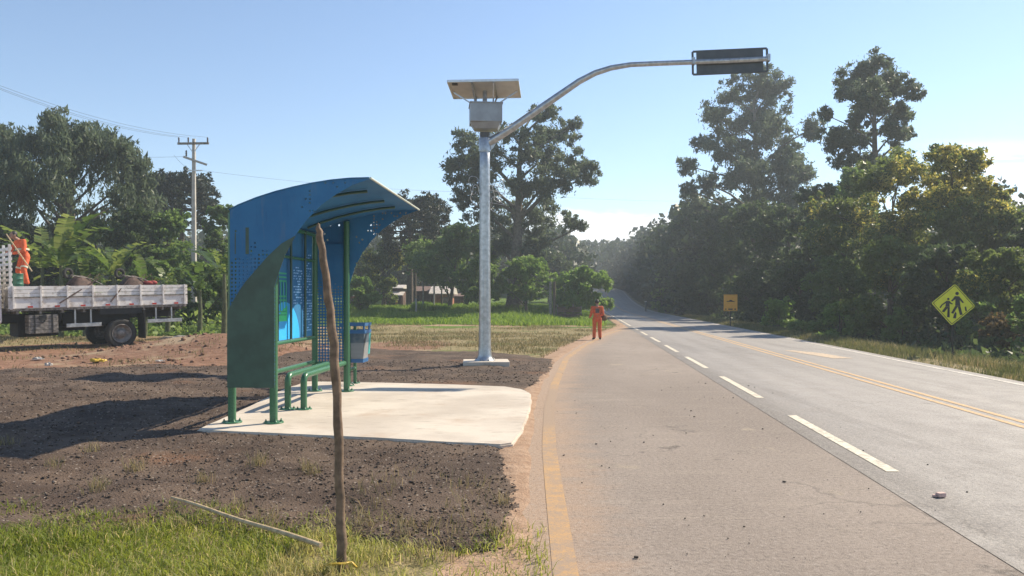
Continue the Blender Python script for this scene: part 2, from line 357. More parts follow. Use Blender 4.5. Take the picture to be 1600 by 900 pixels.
def paint(name, col, under, wear=.5, fade=None):
    t = NT(name); v = t.pos(); a = t.noise(v, 70, 4, .75); b = t.noise(v, 1.6, 5, .65); g = t.noise(v, 9, 5, .7)
    w = t.math('ADD', t.math('ADD', t.math('MULTIPLY', a, .40), t.math('MULTIPLY', b, .30)), t.math('MULTIPLY', g, .30)); f = t.ss(w, wear-.07, wear+.07)
    if fade:
        y = t.sep(v)[1]; k = t.math('MULTIPLY', t.ss(y, fade[0], fade[0]+1.3), t.ss(y, fade[1], fade[1]-1.2)); f = t.math('MAXIMUM', f, t.math('MULTIPLY', k, .93))
    c = t.mix(f, col, under); c = t.mix(t.math('MULTIPLY', t.ss(g, .38, .7), .5), c, under); c = t.mix(t.math('MULTIPLY', t.ss(a, .55, .7), .35), c, (.10, .085, .07))
    return t.done(t.pbsdf(c, .8, 0, t.bump(a, .4, .003), .3))
def ground_mat():
    t = NT('ground_soil'); v = t.pos(); z = t.n('ShaderNodeVertexColor', layer_name='zone'); s3 = t.n('ShaderNodeSeparateColor'); t.l(z.outputs[0], s3.inputs[0])
    n1 = t.noise(v, .55, 6, .62); n2 = t.noise(v, 4.5, 5, .62); n3 = t.noise(v, 40, 3, .6)
    jit = t.math('MULTIPLY', t.math('SUBTRACT', n2, .5), .7)
    red = t.mix(t.ss(n2, .3, .7), (.165, .085, .052), (.275, .160, .105)); red = t.mix(t.ss(n1, .5, .66), red, (.33, .245, .16))
    dry = t.mix(t.ss(n2, .32, .68), (.165, .145, .06), (.33, .255, .145)); dry = t.mix(t.ss(n1, .52, .64), dry, (.14, .155, .05))
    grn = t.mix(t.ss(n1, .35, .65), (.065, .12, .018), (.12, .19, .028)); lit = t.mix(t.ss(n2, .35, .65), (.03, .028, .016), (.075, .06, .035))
    sand = t.mix(t.ss(n2, .3, .7), (.29, .185, .12), (.40, .275, .19))
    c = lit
    c = t.mix(t.ss(t.math('ADD', s3.outputs[1], jit), .35, .65), c, dry)
    c = t.mix(t.ss(t.math('ADD', s3.outputs[2], jit), .35, .65), c, grn)
    c = t.mix(t.ss(t.math('ADD', s3.outputs[0], jit), .35, .65), c, red)
    c = t.mix(t.ss(t.math('ADD', z.outputs['Alpha'], jit), .35, .65), c, sand)
    c = t.mix(t.ss(n3, .62, .8), c, (.30, .25, .17))
    return t.done(t.pbsdf(c, .95, 0, t.bump(t.math('ADD', n2, t.math('MULTIPLY', n3, .4)), .8, .05), .2))
MAT['concrete'] = concrete(); MAT['gravel'] = gravel(); MAT['stone'] = stone()
MAT['layby'] = asphalt('dusty_asphalt', True); MAT['road'] = asphalt('grey_asphalt', False)
MAT['white_line'] = paint('white_line', (.70, .63, .50), (.25, .215, .185), .56)
MAT['edge_white'] = paint('edge_white', (.66, .61, .54), (.26, .235, .21), .55)
MAT['yellow_line'] = paint('yellow_line', (.62, .40, .20), (.29, .25, .21), .56)
MAT['arrow_paint'] = paint('arrow_paint', (.58, .44, .30), (.27, .235, .205), .55)
MAT['bay_line'] = paint('bay_line', (.47, .285, .13), (.32, .235, .17), .505, (9.3, 15.2))
MAT['ground'] = ground_mat()

def perforated(name, kind):
    """blue sheet with punched round holes; axes (a, b) lie in the sheet"""
    t = NT(name); s = t.sep(t.obj()); a = s[1] if kind in ('roof', 'back') else s[0]; b = s[2]
    if kind == 'roof': b = s[0]
    step = .052
    fa = t.math('SUBTRACT', t.math('FRACT', t.math('DIVIDE', a, step)), .5); fb = t.math('SUBTRACT', t.math('FRACT', t.math('DIVIDE', b, step)), .5)
    d = t.math('SQRT', t.math('ADD', t.math('MULTIPLY', fa, fa), t.math('MULTIPLY', fb, fb)))
    ca = t.math('FLOOR', t.math('DIVIDE', a, step)); cb_ = t.math('FLOOR', t.math('DIVIDE', b, step))
    cc = t.n('ShaderNodeCombineXYZ'); t.l(ca, cc.inputs[0]); t.l(cb_, cc.inputs[1])
    n = t.noise(cc.outputs[0], .13, 2); wn = t.n('ShaderNodeTexWhiteNoise', noise_dimensions='2D'); t.l(cc.outputs[0], wn.inputs['Vector'])
    if kind == 'far_end':
        sel = t.math('GREATER_THAN', t.math('ADD', t.ss(b, 2.35, 1.5), t.math('MULTIPLY', t.math('SUBTRACT', t.math('ADD', n, wn.outputs['Value']), 1.0), .55)), .52)
        r = t.ss(b, 2.2, .7, .22, .36)
    elif kind == 'gable':
        sel = t.math('GREATER_THAN', t.math('ADD', n, t.math('MULTIPLY', wn.outputs['Value'], .22)), .70); r = .33
    elif kind == 'near':
        low = t.math('MULTIPLY', t.ss(b, 2.32, 2.0), .35)
        sel = t.math('GREATER_THAN', t.math('ADD', t.math('ADD', n, low), t.math('MULTIPLY', wn.outputs['Value'], .2)), .74); r = .27
    else:
        sel = t.math('GREATER_THAN', t.math('ADD', n, t.math('MULTIPLY', wn.outputs['Value'], .2)), .78); r = .28
    hole = t.math('MULTIPLY', t.math('LESS_THAN', d, r), sel)
    g = t.noise(t.obj(), 1.2, 5, .65); c = t.mix(t.ss(g, .3, .7), (.024, .135, .30), (.036, .180, .365))
    st = t.noise(t.obj(), 5, 5, .7, (2.5, 2.5, .35)); c = t.mix(t.math('MULTIPLY', t.ss(st, .54, .72), .28), c, (.16, .19, .22)); c = t.mix(t.math('MULTIPLY', t.ss(st, .44, .30), .25), c, (.015, .07, .17))
    p = t.pbsdf(c, .55, spec=.25); tr = t.n('ShaderNodeBsdfTransparent'); mx = t.n('ShaderNodeMixShader'); t.l(hole, mx.inputs[0]); t.l(p, mx.inputs[1]); t.l(tr.outputs[0], mx.inputs[2])
    return t.done(mx.outputs[0])
for k in ('roof', 'back', 'gable', 'near', 'far_end'): MAT['perf_'+k] = perforated('blue_sheet_'+k, k)

# ------------------------------------------------------------------ terrain
def rise(y):
    y = np.asarray(y, float); a = np.maximum(0, np.minimum(y, 190)-88.); return 5.0e-4*a*a+.018*np.maximum(0, np.minimum(y, 420)-190)
def bend(y): return -.012*np.maximum(0, np.asarray(y, float)-165)**2
def x_white(y): return 3.05+.0895*y+bend(y)                     # white line between lay-by and road
def x_yel(y): return 5.98+.0855*y+bend(y)
def x_right(y): return 8.55+.094*y+bend(y)                      # right edge line
_LY = np.array([-20, 0, 4.7, 6.5, 8.7, 12, 15.2, 21.7, 26.8, 35.2, 46.4, 47.5])
_LX = np.array([-.3, .20, .33, .368, .42, .58, .85, 1.54, 2.46, 4.25, 7.15, 7.3])
def x_bay(y):
    y = np.asarray(y, float); return np.where(y < 47.2, np.interp(y, _LY, _LX), x_white(y))
def x_pave_left(y): return np.minimum(x_bay(y), x_white(y))-.28
def hz(x, y):
    x = np.asarray(x, float); y = np.asarray(y, float)
    z = rise(y)
    left = sstep(0, 8, x_pave_left(y)-x)
    z = z+left*.85*sstep(42, 76, y)+left*sstep(76, 160, y)*2.5
    z = z+sstep(4, 12, x_pave_left(y)-x)*(fbm(x*.35, y*.35)-.45)*.28*sstep(9, 14, y)
    z = z+.55*np.exp(-(((x+9.5)/2.6)**2+((y-24.5)/2.0)**2))+.35*np.exp(-(((x+7.6)/2)**2+((y-22.5)/1.6)**2))
    rt = x-(x_right(y)+.6)
    z = z-.18*sstep(.3, 2.2, rt)+.5*sstep(5, 14, rt)+2.5*sstep(14, 60, rt)
    return z
# dark gravel bed with loose stones
_bk = np.array([(-30, 16.5), (-11.6, 17.4), (-10.8, 18.7), (-6.8, 18.7), (-6.2, 22.7), (-4.7, 25.5), (-.82, 24.6), (1.24, 21.2), (3, 21)])
_fr = np.array([(-30, 5.4), (-9, 5.4), (-3.7, 5.45), (-2.4, 5.6), (-1.2, 5.2), (0, 4.9), (3, 4.8)])
def gravel_in(X, Y):
    n = (fbm(X*.8, Y*.8)-.47)
    d1 = np.interp(X, _bk[:, 0], _bk[:, 1])-Y+n*2.2; d2 = Y-np.interp(X, _fr[:, 0], _fr[:, 1])+n*.9
    d3 = x_pave_left(Y)+.02-X+n*.45-.30*np.exp(-((Y-11.7)/2.6)**2)-.5*sstep(14, 22, Y)*0
    return np.minimum(np.minimum(d1*.5, d2), d3)
def gravel_z(X, Y):
    d = gravel_in(X, Y); base = np.maximum(hz(X, Y), 0)
    hgt = .025+.05*sstep(-7, -5, -np.abs(X+10.5)) + (fbm(X*1.2, Y*1.2)-.45)*.14*sstep(.2, 1.2, d)+.10*sstep(.2, 1.5, d)*sstep(-4.5, -7, X)
    pd = sstep(.5, .0, np.abs(X+1.9)-2.1)*sstep(.5, 0, np.abs(Y-11.9)-3.2)
    return base*.5+(hgt*(1-pd)+.034*pd)*sstep(0, .25, d)-.16*sstep(.08, -.12, d)
def ground():
    xs = np.concatenate([np.linspace(-420, -34, 40)[:-1], np.arange(-34, -1.5, .34), np.arange(-1.5, 3, .11), np.arange(3, 34, .34), np.linspace(34, 420, 40)])
    ys = np.concatenate([np.linspace(-30, -4, 10)[:-1], np.arange(-4, 80, .36), np.linspace(80, 740, 90)])
    X, Y = np.meshgrid(xs, ys); Z = hz(X, Y)+(fbm(X*1.3, Y*1.3)-.47)*.07
    xl = x_pave_left(Y); cor = sstep(.25, .9, X-xl)*sstep(.75, .35, X-x_right(Y))
    Z = Z*(1-cor)+(rise(Y)-.12)*cor
    near = sstep(-1.3, -.1, X-xl)*(X < xl+.95)*(1-cor); Z = np.where(X < xl+.95, np.where(X > xl-.05, rise(Y)+.016+(fbm(X*3, Y*1.5)-.47)*.05-.30*sstep(-.05, .75, X-xl), Z*(1-near)+near*(rise(Y)+.016+(fbm(X*3, Y*1.5)-.47)*.05)), Z)
    Z = Z-.16*sstep(.12, .6, gravel_in(X, Y))
    nx, ny = len(xs), len(ys); I = np.arange(nx*ny).reshape(ny, nx)
    Fq = np.stack([I[:-1, :-1], I[:-1, 1:], I[1:, 1:], I[1:, :-1]], -1).reshape(-1, 4)
    me = np_mesh('ground', np.stack([X, Y, Z], -1).reshape(-1, 3), Fq, True)
    n = fbm(X*.22, Y*.22)*1.2; lx = xl-X                       # lx: metres left of the pavement
    green = ((Y+n*6 > 48) & (lx > .6)).astype(float)*.9+((Y < 5.9) & (lx > .5))*.18
    track = np.exp(-((Y-(46+.12*X))/1.0)**2)*(lx > 0)
    dry = ((Y+n*6 <= 50) & (lx > 0)).astype(float)
    red = sstep(3.5, 7, lx+n*2)*sstep(40, 30, Y)*(lx > 0)*(.35+.6*sstep(.35, .6, fbm(X*.16+5, Y*.16)))
    red = np.maximum(red, np.exp(-(((X+9)/4.5)**2+((Y-23)/5.5)**2)))
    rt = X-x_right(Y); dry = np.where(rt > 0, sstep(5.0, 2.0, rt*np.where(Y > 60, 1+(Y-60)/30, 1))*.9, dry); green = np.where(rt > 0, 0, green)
    sand = np.maximum(sstep(.75, .25, lx)*(lx > -2)*(rt < 0)*.95, track*.85); sand = np.where((rt > .2), sstep(.6, .3, rt)*.6, sand)
    col = np.stack([red, dry, green, sand], -1).reshape(-1, 4).astype(np.float32)
    a = me.color_attributes.new('zone', 'FLOAT_COLOR', 'POINT'); a.data.foreach_set('color', col.ravel())
    tag(link('ground', me, MAT['ground']), kind='structure')
ground()

def strip(name, xl, xr, ys, z, mat, nseg=1, kind='structure'):
    ys = np.asarray(ys, float); V = []; UV = []
    for y in ys:
        a, b = float(xl(y)), float(xr(y))
        for k in range(nseg+1):
            x = a+(b-a)*k/nseg; V.append((x, y, float(rise(y))+z)); UV.append((x-a, y))
    w = nseg+1; Fq = [(i*w+k, i*w+k+1, (i+1)*w+k+1, (i+1)*w+k) for i in range(len(ys)-1) for k in range(nseg)]
    me = np_mesh(name, V, Fq, True); uv = me.uv_layers.new(name='UVMap')
    idx = np.array(Fq).ravel(); uv.data.foreach_set('uv', np.array(UV, np.float32)[idx].ravel())
    return tag(link(name, me, mat), kind=kind)
YR = np.concatenate([np.arange(-25, 100, 1.5), np.arange(100, 241, 3)])
road_l = lambda y: x_white(y)-.32
strip('road', road_l, lambda y: x_right(y)+.35, YR, .004, MAT['road'], 6)
def ragged(y): return x_pave_left(y)+.18*(float(fbm(y*.9, 3.3))-.5)+.05*(float(vnoise(y*6, 1.))-.5)
strip('layby_pavement', ragged, road_l, np.arange(-25, 46.6, .25), 0.0, MAT['layby'], 6)
# painted markings
lm = MB()
def quadstrip(mb, xa, xb, y0, y1, z, step=1.5):
    n = max(1, int((y1-y0)/step)); ys = np.linspace(y0, y1, n+1)
    V = []
    for y in ys: V += [(float(xa(y)), y, float(rise(y))+z), (float(xb(y)), y, float(rise(y))+z)]
    mb.add(V, [(2*i, 2*i+1, 2*i+3, 2*i+2) for i in range(n)])
y = 7.5
while y < 46: quadstrip(lm, lambda v: x_white(v)-.065, lambda v: x_white(v)+.065, y, y+3.6, .009); y += 5.55
quadstrip(lm, lambda v: x_white(v)-.065, lambda v: x_white(v)+.065, 47, 240, .009)
tag(lm.build('road_white_markings', MAT['white_line']), kind='structure')
lm = MB(); quadstrip(lm, lambda v: x_right(v)-.06, lambda v: x_right(v)+.06, -20, 240, .009)
tag(lm.build('road_edge_marking', MAT['edge_white']), kind='structure')
lm = MB()
for o in (-.12, .12): quadstrip(lm, lambda v, o=o: x_yel(v)+o-.052, lambda v, o=o: x_yel(v)+o+.052, -20, 240, .009)
tag(lm.build('road_centre_markings', MAT['yellow_line']), kind='structure')
lm = MB(); quadstrip(lm, lambda v: x_bay(v)-.08, lambda v: x_bay(v)+.08, -20, 46.2, .0035, .5)
tag(lm.build('layby_edge_marking', MAT['bay_line']), kind='structure')
lm = MB(); A0 = Vector((9.33, 21.6)); A1 = Vector((9.10, 24.9))
d = (A1-A0).normalized(); p = Vector((d.y, -d.x))
poly = [A0-p*.28, A0+p*.28, A0+d*2.0+p*.34, A1+p*.05, A1-p*.28, A0+d*2.0-p*.28]
lm.add([(q.x, q.y, .0095) for q in poly], [tuple(range(6))])
tag(lm.build('road_arrow_marking', MAT['arrow_paint']), kind='structure')

# concrete pad
def pad():
    pts = [(-3.95, 9.62), (-3.0, 9.38), (-1.6, 9.02), (-.6, 8.74), (-.12, 8.62), (.02, 8.72), (.10, 9.3), (.18, 10.2), (.27, 11.4), (.33, 12.5), (.31, 13.3), (.18, 13.9), (-.12, 14.3), (-1.0, 14.6), (-2.4, 14.95), (-4.1, 15.2), (-4.12, 13.5), (-4.0, 11.5)]
    P = []
    for i in range(len(pts)):
        a = Vector(pts[i]); b = Vector(pts[(i+1) % len(pts)]); n = max(1, int((b-a).length/.12))
        for k in range(n):
            q = a.lerp(b, k/n); w = float(fbm(q.x*2.2, q.y*2.2))-.47; P.append((q.x+w*.06, q.y+w*.06))
    bm = bmesh.new(); top = [bm.verts.new((x, y, .058+.008*(float(vnoise(x*1.7, y*1.7))-.5))) for x, y in P]; f = bm.faces.new(top)
    r = bmesh.ops.extrude_face_region(bm, geom=[f]); 
    for v in r['geom']:
        if isinstance(v, bmesh.types.BMVert): v.co.z = -.12
    bmesh.ops.recalc_face_normals(bm, faces=bm.faces[:])
    e = [e for e in bm.edges if all(v.co.z > 0 for v in e.verts) and len(e.link_faces) == 2]
    bmesh.ops.bevel(bm, geom=e, offset=.018, segments=2, affect='EDGES')
    me = bpy.data.meshes.new('concrete_pavement'); bm.to_mesh(me); bm.free()
    tag(link('concrete_pavement', me, MAT['concrete']), kind='structure')
pad()

def gravel_bed():
    xs = np.arange(-16, 1.9, .062); ys = np.concatenate([np.arange(4.4, 12, .055), np.arange(12, 27, .09)])
    X, Y = np.meshgrid(xs, ys); Z = gravel_z(X, Y)+(vnoise(X*21, Y*21)-.5)*.018+(vnoise(X*9, Y*9)-.5)*.022
    Z = np.where((np.abs(X+1.9) < 1.7) & (Y > 9.9) & (Y < 13.7), -.1, Z)
    nx, ny = len(xs), len(ys); I = np.arange(nx*ny).reshape(ny, nx)
    Fq = np.stack([I[:-1, :-1], I[:-1, 1:], I[1:, 1:], I[1:, :-1]], -1).reshape(-1, 4)
    keep = (gravel_in(X, Y) > -.3)[:-1, :-1].ravel(); me = np_mesh('gravel_ground', np.stack([X, Y, Z], -1).reshape(-1, 3), Fq[keep], True)
    tag(link('gravel_ground', me, MAT['gravel']), kind='structure')
    # stones
    N = 36000; u = RNG.random(N); Y = 4.6+16*u**1.9; X = -.70*Y+RNG.random(N)*(.70*Y+1.0); k = (gravel_in(X, Y) > .0)
    k &= ~((X > -3.95-.05*(Y-9)) & (X < .3) & (Y > 9.65-.26*(X+4)) & (Y < 15.1)); X, Y = X[k], Y[k]; n = len(X)
    s = .004+.012*RNG.random(n)**3+.010*RNG.random(n)**10; s *= .75+.04*Y; Z = gravel_z(X, Y)+s*.25
    ico = np.array([(0, 0, 1), (.9, 0, .3), (.25, .85, .35), (-.75, .5, .3), (-.7, -.55, .25), (.3, -.9, .3), (0, 0, -.8)])
    fc = np.array([(0, 1, 2), (0, 2, 3), (0, 3, 4), (0, 4, 5), (0, 5, 1), (6, 2, 1), (6, 3, 2), (6, 4, 3), (6, 5, 4), (6, 1, 5)])
    th = RNG.random(n)*6.28; c, sn = np.cos(th), np.sin(th); sc = np.stack([s*(.8+.9*RNG.random(n)), s*(.7+.5*RNG.random(n)), s*(.4+.5*RNG.random(n))], -1)
    P = ico[None]*(.75+.5*RNG.random((n, 7, 1)))*sc[:, None]; Q = P.copy()
    Q[..., 0] = P[..., 0]*c[:, None]-P[..., 1]*sn[:, None]; Q[..., 1] = P[..., 0]*sn[:, None]+P[..., 1]*c[:, None]
    Q += np.stack([X, Y, Z], -1)[:, None]; FF = fc[None]+(np.arange(n)*7)[:, None, None]
    t = np.repeat(np.clip(RNG.random(n)**1.1, 0, 1), 10); me = np_mesh('gravel', Q.reshape(-1, 3), FF.reshape(-1, 3), False, t)
    tag(link('gravel', me, MAT['stone']), kind='stuff')
gravel_bed()

# ------------------------------------------------------------------ grass (uncountable)
def blades(name, X, Y, Z, h, w, lean, mat, tint):
    n = len(X); th = RNG.random(n)*6.283; dx, dy = np.cos(th), np.sin(th); ln = lean*h*RNG.random(n); ph = RNG.random(n)*6.283
    lx, ly = np.cos(ph)*ln, np.sin(ph)*ln; V = np.zeros((n, 5, 3)); wx, wy = -dy*w/2, dx*w/2
    V[:, 0] = np.stack([X-wx, Y-wy, Z], -1); V[:, 1] = np.stack([X+wx, Y+wy, Z], -1)
    V[:, 2] = np.stack([X+lx*.35+wx*.8, Y+ly*.35+wy*.8, Z+h*.58], -1); V[:, 3] = np.stack([X+lx*.35-wx*.8, Y+ly*.35-wy*.8, Z+h*.58], -1)
    V[:, 4] = np.stack([X+lx, Y+ly, Z+h*(1-.35*lean*RNG.random(n))], -1)
    T = np.array([(0, 1, 2), (0, 2, 3), (3, 2, 4)]); FF = (T[None]+(np.arange(n)*5)[:, None, None]).reshape(-1, 3)
    tag(link(name, np_mesh(name, V.reshape(-1, 3), FF, True, np.repeat(tint, 3)), mat), kind='stuff')
def scatter(n, fx, y0, y1, pw=1.0):
    Y = y0+(y1-y0)*RNG.random(n)**pw; a, b = fx(Y); return a+(b-a)*RNG.random(n), Y
# foreground lawn
X, Y = scatter(95000, lambda Y: (-.72*Y-.3, np.full_like(Y, .25)), 3.6, 6.3)
front = np.interp(X, _fr[:, 0], _fr[:, 1])+.05; nz = fbm(X*1.6, Y*1.6)
dens = sstep(.75, -.35, Y-front+(nz-.47)*1.6)*np.where(X > -1.35, .62*sstep(.36, .56, fbm(X*2.3+3, Y*2.3))+.10, 1)*sstep(.38, .05, X)
k = RNG.random(len(X)) < dens; X, Y = X[k], Y[k]
dry = np.clip(.36+.45*(fbm(X*.9+8, Y*.9)-.45)*2+.28*(RNG.random(len(X))-.5)+np.where(X > -1.5, .22, 0), 0, 1)
dry = np.where(RNG.random(len(X)) < .12, .95, dry)
blades('grass', X, Y, hz(X, Y)-.02, (.025+.10*RNG.random(len(X))**1.8)*(.35+1.5*fbm(X*2.4, Y*2.4)), .005+.004*RNG.random(len(X)), 1.25, MAT['grass'], dry)
# stray tufts on the gravel
cx, cy = scatter(60, lambda Y: (-.66*Y, np.full_like(Y, .15)), 5.4, 8.5, 2.0); ii = RNG.integers(0, 60, 1100)//2
X, Y = cx[ii]+RNG.normal(0, .045, 1100), cy[ii]+RNG.normal(0, .045, 1100)
blades('grass_tufts', X, Y, gravel_z(X, Y)-.01, .05+.13*RNG.random(1100), np.full(1100, .006), 1.0, MAT['dry'], np.clip(.2+.7*RNG.random(1100), 0, 1))
# dry straw by the lay-by edge
X, Y = scatter(9000, lambda Y: (x_pave_left(Y)-1.5, x_pave_left(Y)+.02), 4.4, 7.4, 1.9); k = RNG.random(len(X)) < sstep(.48, .62, fbm(X*2.6, Y*1.6))*np.where(Y > 5.5, .16, .55); X, Y = X[k], Y[k]
blades('dry_grass', X, Y, np.maximum(gravel_z(X, Y), -.02), .04+.14*RNG.random(len(X)), np.full(len(X), .006), 1.3, MAT['dry'], np.clip(.15+.75*RNG.random(len(X)), 0, 1))
# dry field behind the gravel
X, Y = scatter(120000, lambda Y: (-.72*Y, x_pave_left(Y)-.35), 16, 50, .9); k = (gravel_in(X, Y) < -.1) & (RNG.random(len(X)) < sstep(.40, .58, fbm(X*.5, Y*.5))*.9+.06); k &= ~((X < -4.5) & (Y < 30) & (RNG.random(len(X)) < .78)); X, Y = X[k], Y[k]
blades('field_dry_grass', X, Y, hz(X, Y)-.02, .05+.13*RNG.random(len(X)), .012+.014*RNG.random(len(X)), 1.0, MAT['dry'], np.clip(.05+.75*RNG.random(len(X)), 0, 1))
# bright meadow
X, Y = scatter(120000, lambda Y: (-.60*Y, x_pave_left(Y)-1.2), 46, 82, 1.2); k = RNG.random(len(X)) < sstep(46.5, 50.5, Y+(fbm(X*.3, Y*.3)-.45)*8); X, Y = X[k], Y[k]
blades('meadow_grass', X, Y, hz(X, Y)-.03, .14+.40*RNG.random(len(X))*sstep(.3, .6, fbm(X*.25+4, Y*.25)), .03+.03*RNG.random(len(X)), .8, MAT['meadow'], np.clip(.15+.6*RNG.random(len(X)), 0, 1))
# tall grass in front of the houses
X, Y = scatter(26000, lambda Y: (-.13*Y, .055*Y), 64, 71); blades('tall_grass', X, Y, hz(X, Y), .25+.55*RNG.random(len(X))*fbm(X*.4, Y*.4)*1.6, .04+.03*RNG.random(len(X)), .6, MAT['meadow'], np.clip(.6*RNG.random(len(X)), 0, 1))
# verge right of the road
X, Y = scatter(95000, lambda Y: (x_right(Y)+.38, x_right(Y)+4.2), 10, 75, 1.5); rt = X-x_right(Y); k = RNG.random(len(X)) < sstep(4.2, 1.4, rt)*(.25+.75*sstep(.35, .55, fbm(X, Y*.7))); X, Y, rt = X[k], Y[k], rt[k]
blades('verge_grass', X, Y, hz(X, Y)-.03, (.10+.34*RNG.random(len(X))**1.3)*(.45+.5*sstep(.4, 1.6, rt)), .010+.012*RNG.random(len(X)), .8, MAT['verge'], np.clip(.05+.85*RNG.random(len(X))*fbm(X*.7, Y*.7)*1.7, 0, 1))

# ------------------------------------------------------------------ trees
def leaf_cards(P, L, Wd, droop, tint, name, mat, flat=0.):
    n = len(P); a = RNG.normal(size=(n, 3)); a[:, 2] -= droop; a[:, 2] *= (1-flat); a /= np.linalg.norm(a, axis=1, keepdims=True)+1e-9
    b = np.cross(a, RNG.normal(size=(n, 3))); b /= np.linalg.norm(b, axis=1, keepdims=True)+1e-9
    g = np.exp(RNG.normal(0, .27, n))*.96; l = (L*g*(.75+.5*RNG.random(n)))[:, None]; w = (Wd*g*(.7+.6*RNG.random(n)))[:, None]; c = np.cross(a, b)*l*.12
    V = np.stack([P-a*l*.5, P+b*w*.5+c, P+a*l*.5, P-b*w*.5+c], 1).reshape(-1, 3)
    FF = np.arange(4*n).reshape(-1, 4); return np_mesh(name, V, FF, False, tint)
def clump_points(cl, n, shell=.55, lay=0.):
    """leaf positions: every crown mass (x,y,z,rx,ry,rz) is broken into twig tufts of uneven size, so its outline is ragged"""
    cl = np.asarray(cl, float); K = 20; sub = []; own = []
    for j, c in enumerate(cl):
        d = RNG.normal(size=(K, 3)); d /= np.linalg.norm(d, axis=1, keepdims=True); d[:, 2] += .12
        r = (.30+.95*RNG.random(K))[:, None]; q = (.10+.22*RNG.random(K)**1.5)[:, None]
        sub.append(np.concatenate([c[:3]+d*r*c[3:6], q*c[3:6]*np.array([1.05, 1.05, 1.0])], 1)); own += [j]*K
    sub = np.concatenate(sub); own = np.array(own); w = (sub[:, 3]*sub[:, 4]*sub[:, 5])**.6; i = RNG.choice(len(sub), n, p=w/w.sum())
    P = sub[i, :3]+np.clip(RNG.normal(size=(n, 3)), -2.1, 2.1)*sub[i, 3:6]*.62
    m = int(n*.10); j = RNG.integers(0, len(cl), m); d = RNG.normal(size=(m, 3)); d /= np.linalg.norm(d, axis=1, keepdims=True)
    P[:m] = cl[j, :3]+d*(RNG.random(m)**.5)[:, None]*cl[j, 3:6]*1.12
    t = .28+.34*RNG.random(n)+.26*(RNG.random(len(sub))[i]-.5); return P, np.clip(t, 0, 1), i
def limb_tubes(mb, trunk, cl, r0, k=None, seed=0, n=7):
    rr = random.Random(seed); T = [Vector(p) for p in trunk]
    for c in (cl if k is None else rr.sample(list(cl), min(k, len(cl)))):
        c = Vector(c[:3]); zt = max(T[0].z+.15*(T[-1].z-T[0].z), c.z-(.55*math.hypot(c.x-T[-1].x, c.y-T[-1].y)+.6))
        zt = min(zt, T[-1].z*.98); q = T[-1]
        for a, b in zip(T, T[1:]):
            if a.z <= zt <= b.z: q = a.lerp(b, (zt-a.z)/(b.z-a.z+1e-6)); break
        mid = q.lerp(c, .5)+Vector((rr.uniform(-.2, .2), rr.uniform(-.2, .2), rr.uniform(-.1, .35)))*(c-q).length*.35
        f = max(.25, 1-zt/(T[-1].z+.1)); ra = r0*(.14+.26*f); mb.tube([q, mid, c], [ra, ra*.6, ra*.22], n, 0, False)
def make_tree(name, label, cat, X, Y, H, trunk_r, clumps, nleaf, L, Wd, mat, bark, droop=.3, group=None, lean=(0, 0), limbs=14, shell=.5, seed=0, flat=0., top=None, yellow=0.):
    z0 = float(hz(X, Y)); root = tag(empty(name, (X, Y, z0-.05)), label, cat, group); rr = random.Random(seed*7+1)
    tz = top or H*.82; tr = []
    for i in range(7):
        t = i/6; tr.append(Vector((lean[0]*t+rr.uniform(-.05, .05)*H*.12*t, lean[1]*t+rr.uniform(-.05, .05)*H*.12*t, tz*t)))
    mb = MB(); mb.tube(tr, [trunk_r*(1.35 if i == 0 else 1-.82*i/6) for i in range(7)], 10)
    limb_tubes(mb, tr, clumps, trunk_r, limbs, seed); mb.build('trunk', bark, root)
    P, t, i = clump_points(clumps, nleaf, shell); 
    if yellow:
        zz = (P[:, 2]-P[:, 2].min())/(np.ptp(P[:, 2])+1e-6); pk = fbm(P[:, 0]*.7+seed, P[:, 2]*.9+P[:, 1]*.4)
        t = np.where((RNG.random(nleaf) < sstep(.42, .62, pk)*sstep(.1, .9, zz)*yellow), .75+.25*RNG.random(nleaf), t*.7)
    link('crown', leaf_cards(P, L, Wd, droop, t, 'crown', mat, flat), mat, root); return root
def px_clumps(lst, Xc, Y, z0, depth, seed, sq=1.0):
    """crown masses read from the photo, given a real depth spread about the trunk"""
    rr = random.Random(seed); out = []
    for px, py, r in lst:
        R = r/F*Y; dy = rr.uniform(-depth, depth); p = at(px, py, Y)
        out.append((p.x-Xc, dy, p.z-z0, R*1.05, R*1.1, R*sq))
    return out
def env_clumps(H, R, base, n, seed, size=(.26, .42), power=1.0, vs=.8):
    """crown masses spread through an egg-shaped volume"""
    rr = random.Random(seed); out = []
    for _ in range(n):
        t = rr.random()**power; z = base+(H-base)*t; prof = math.sin(math.pi*min(1, .18+.78*t))**.7
        a = rr.uniform(0, 6.283); q = R*prof*math.sqrt(rr.random())*1.0; s = R*rr.uniform(*size)*rr.choice((.6, .8, 1, 1.1))
        out.append((q*math.cos(a), q*math.sin(a), min(z, H-s*vs), s, s, s*vs))
    return out

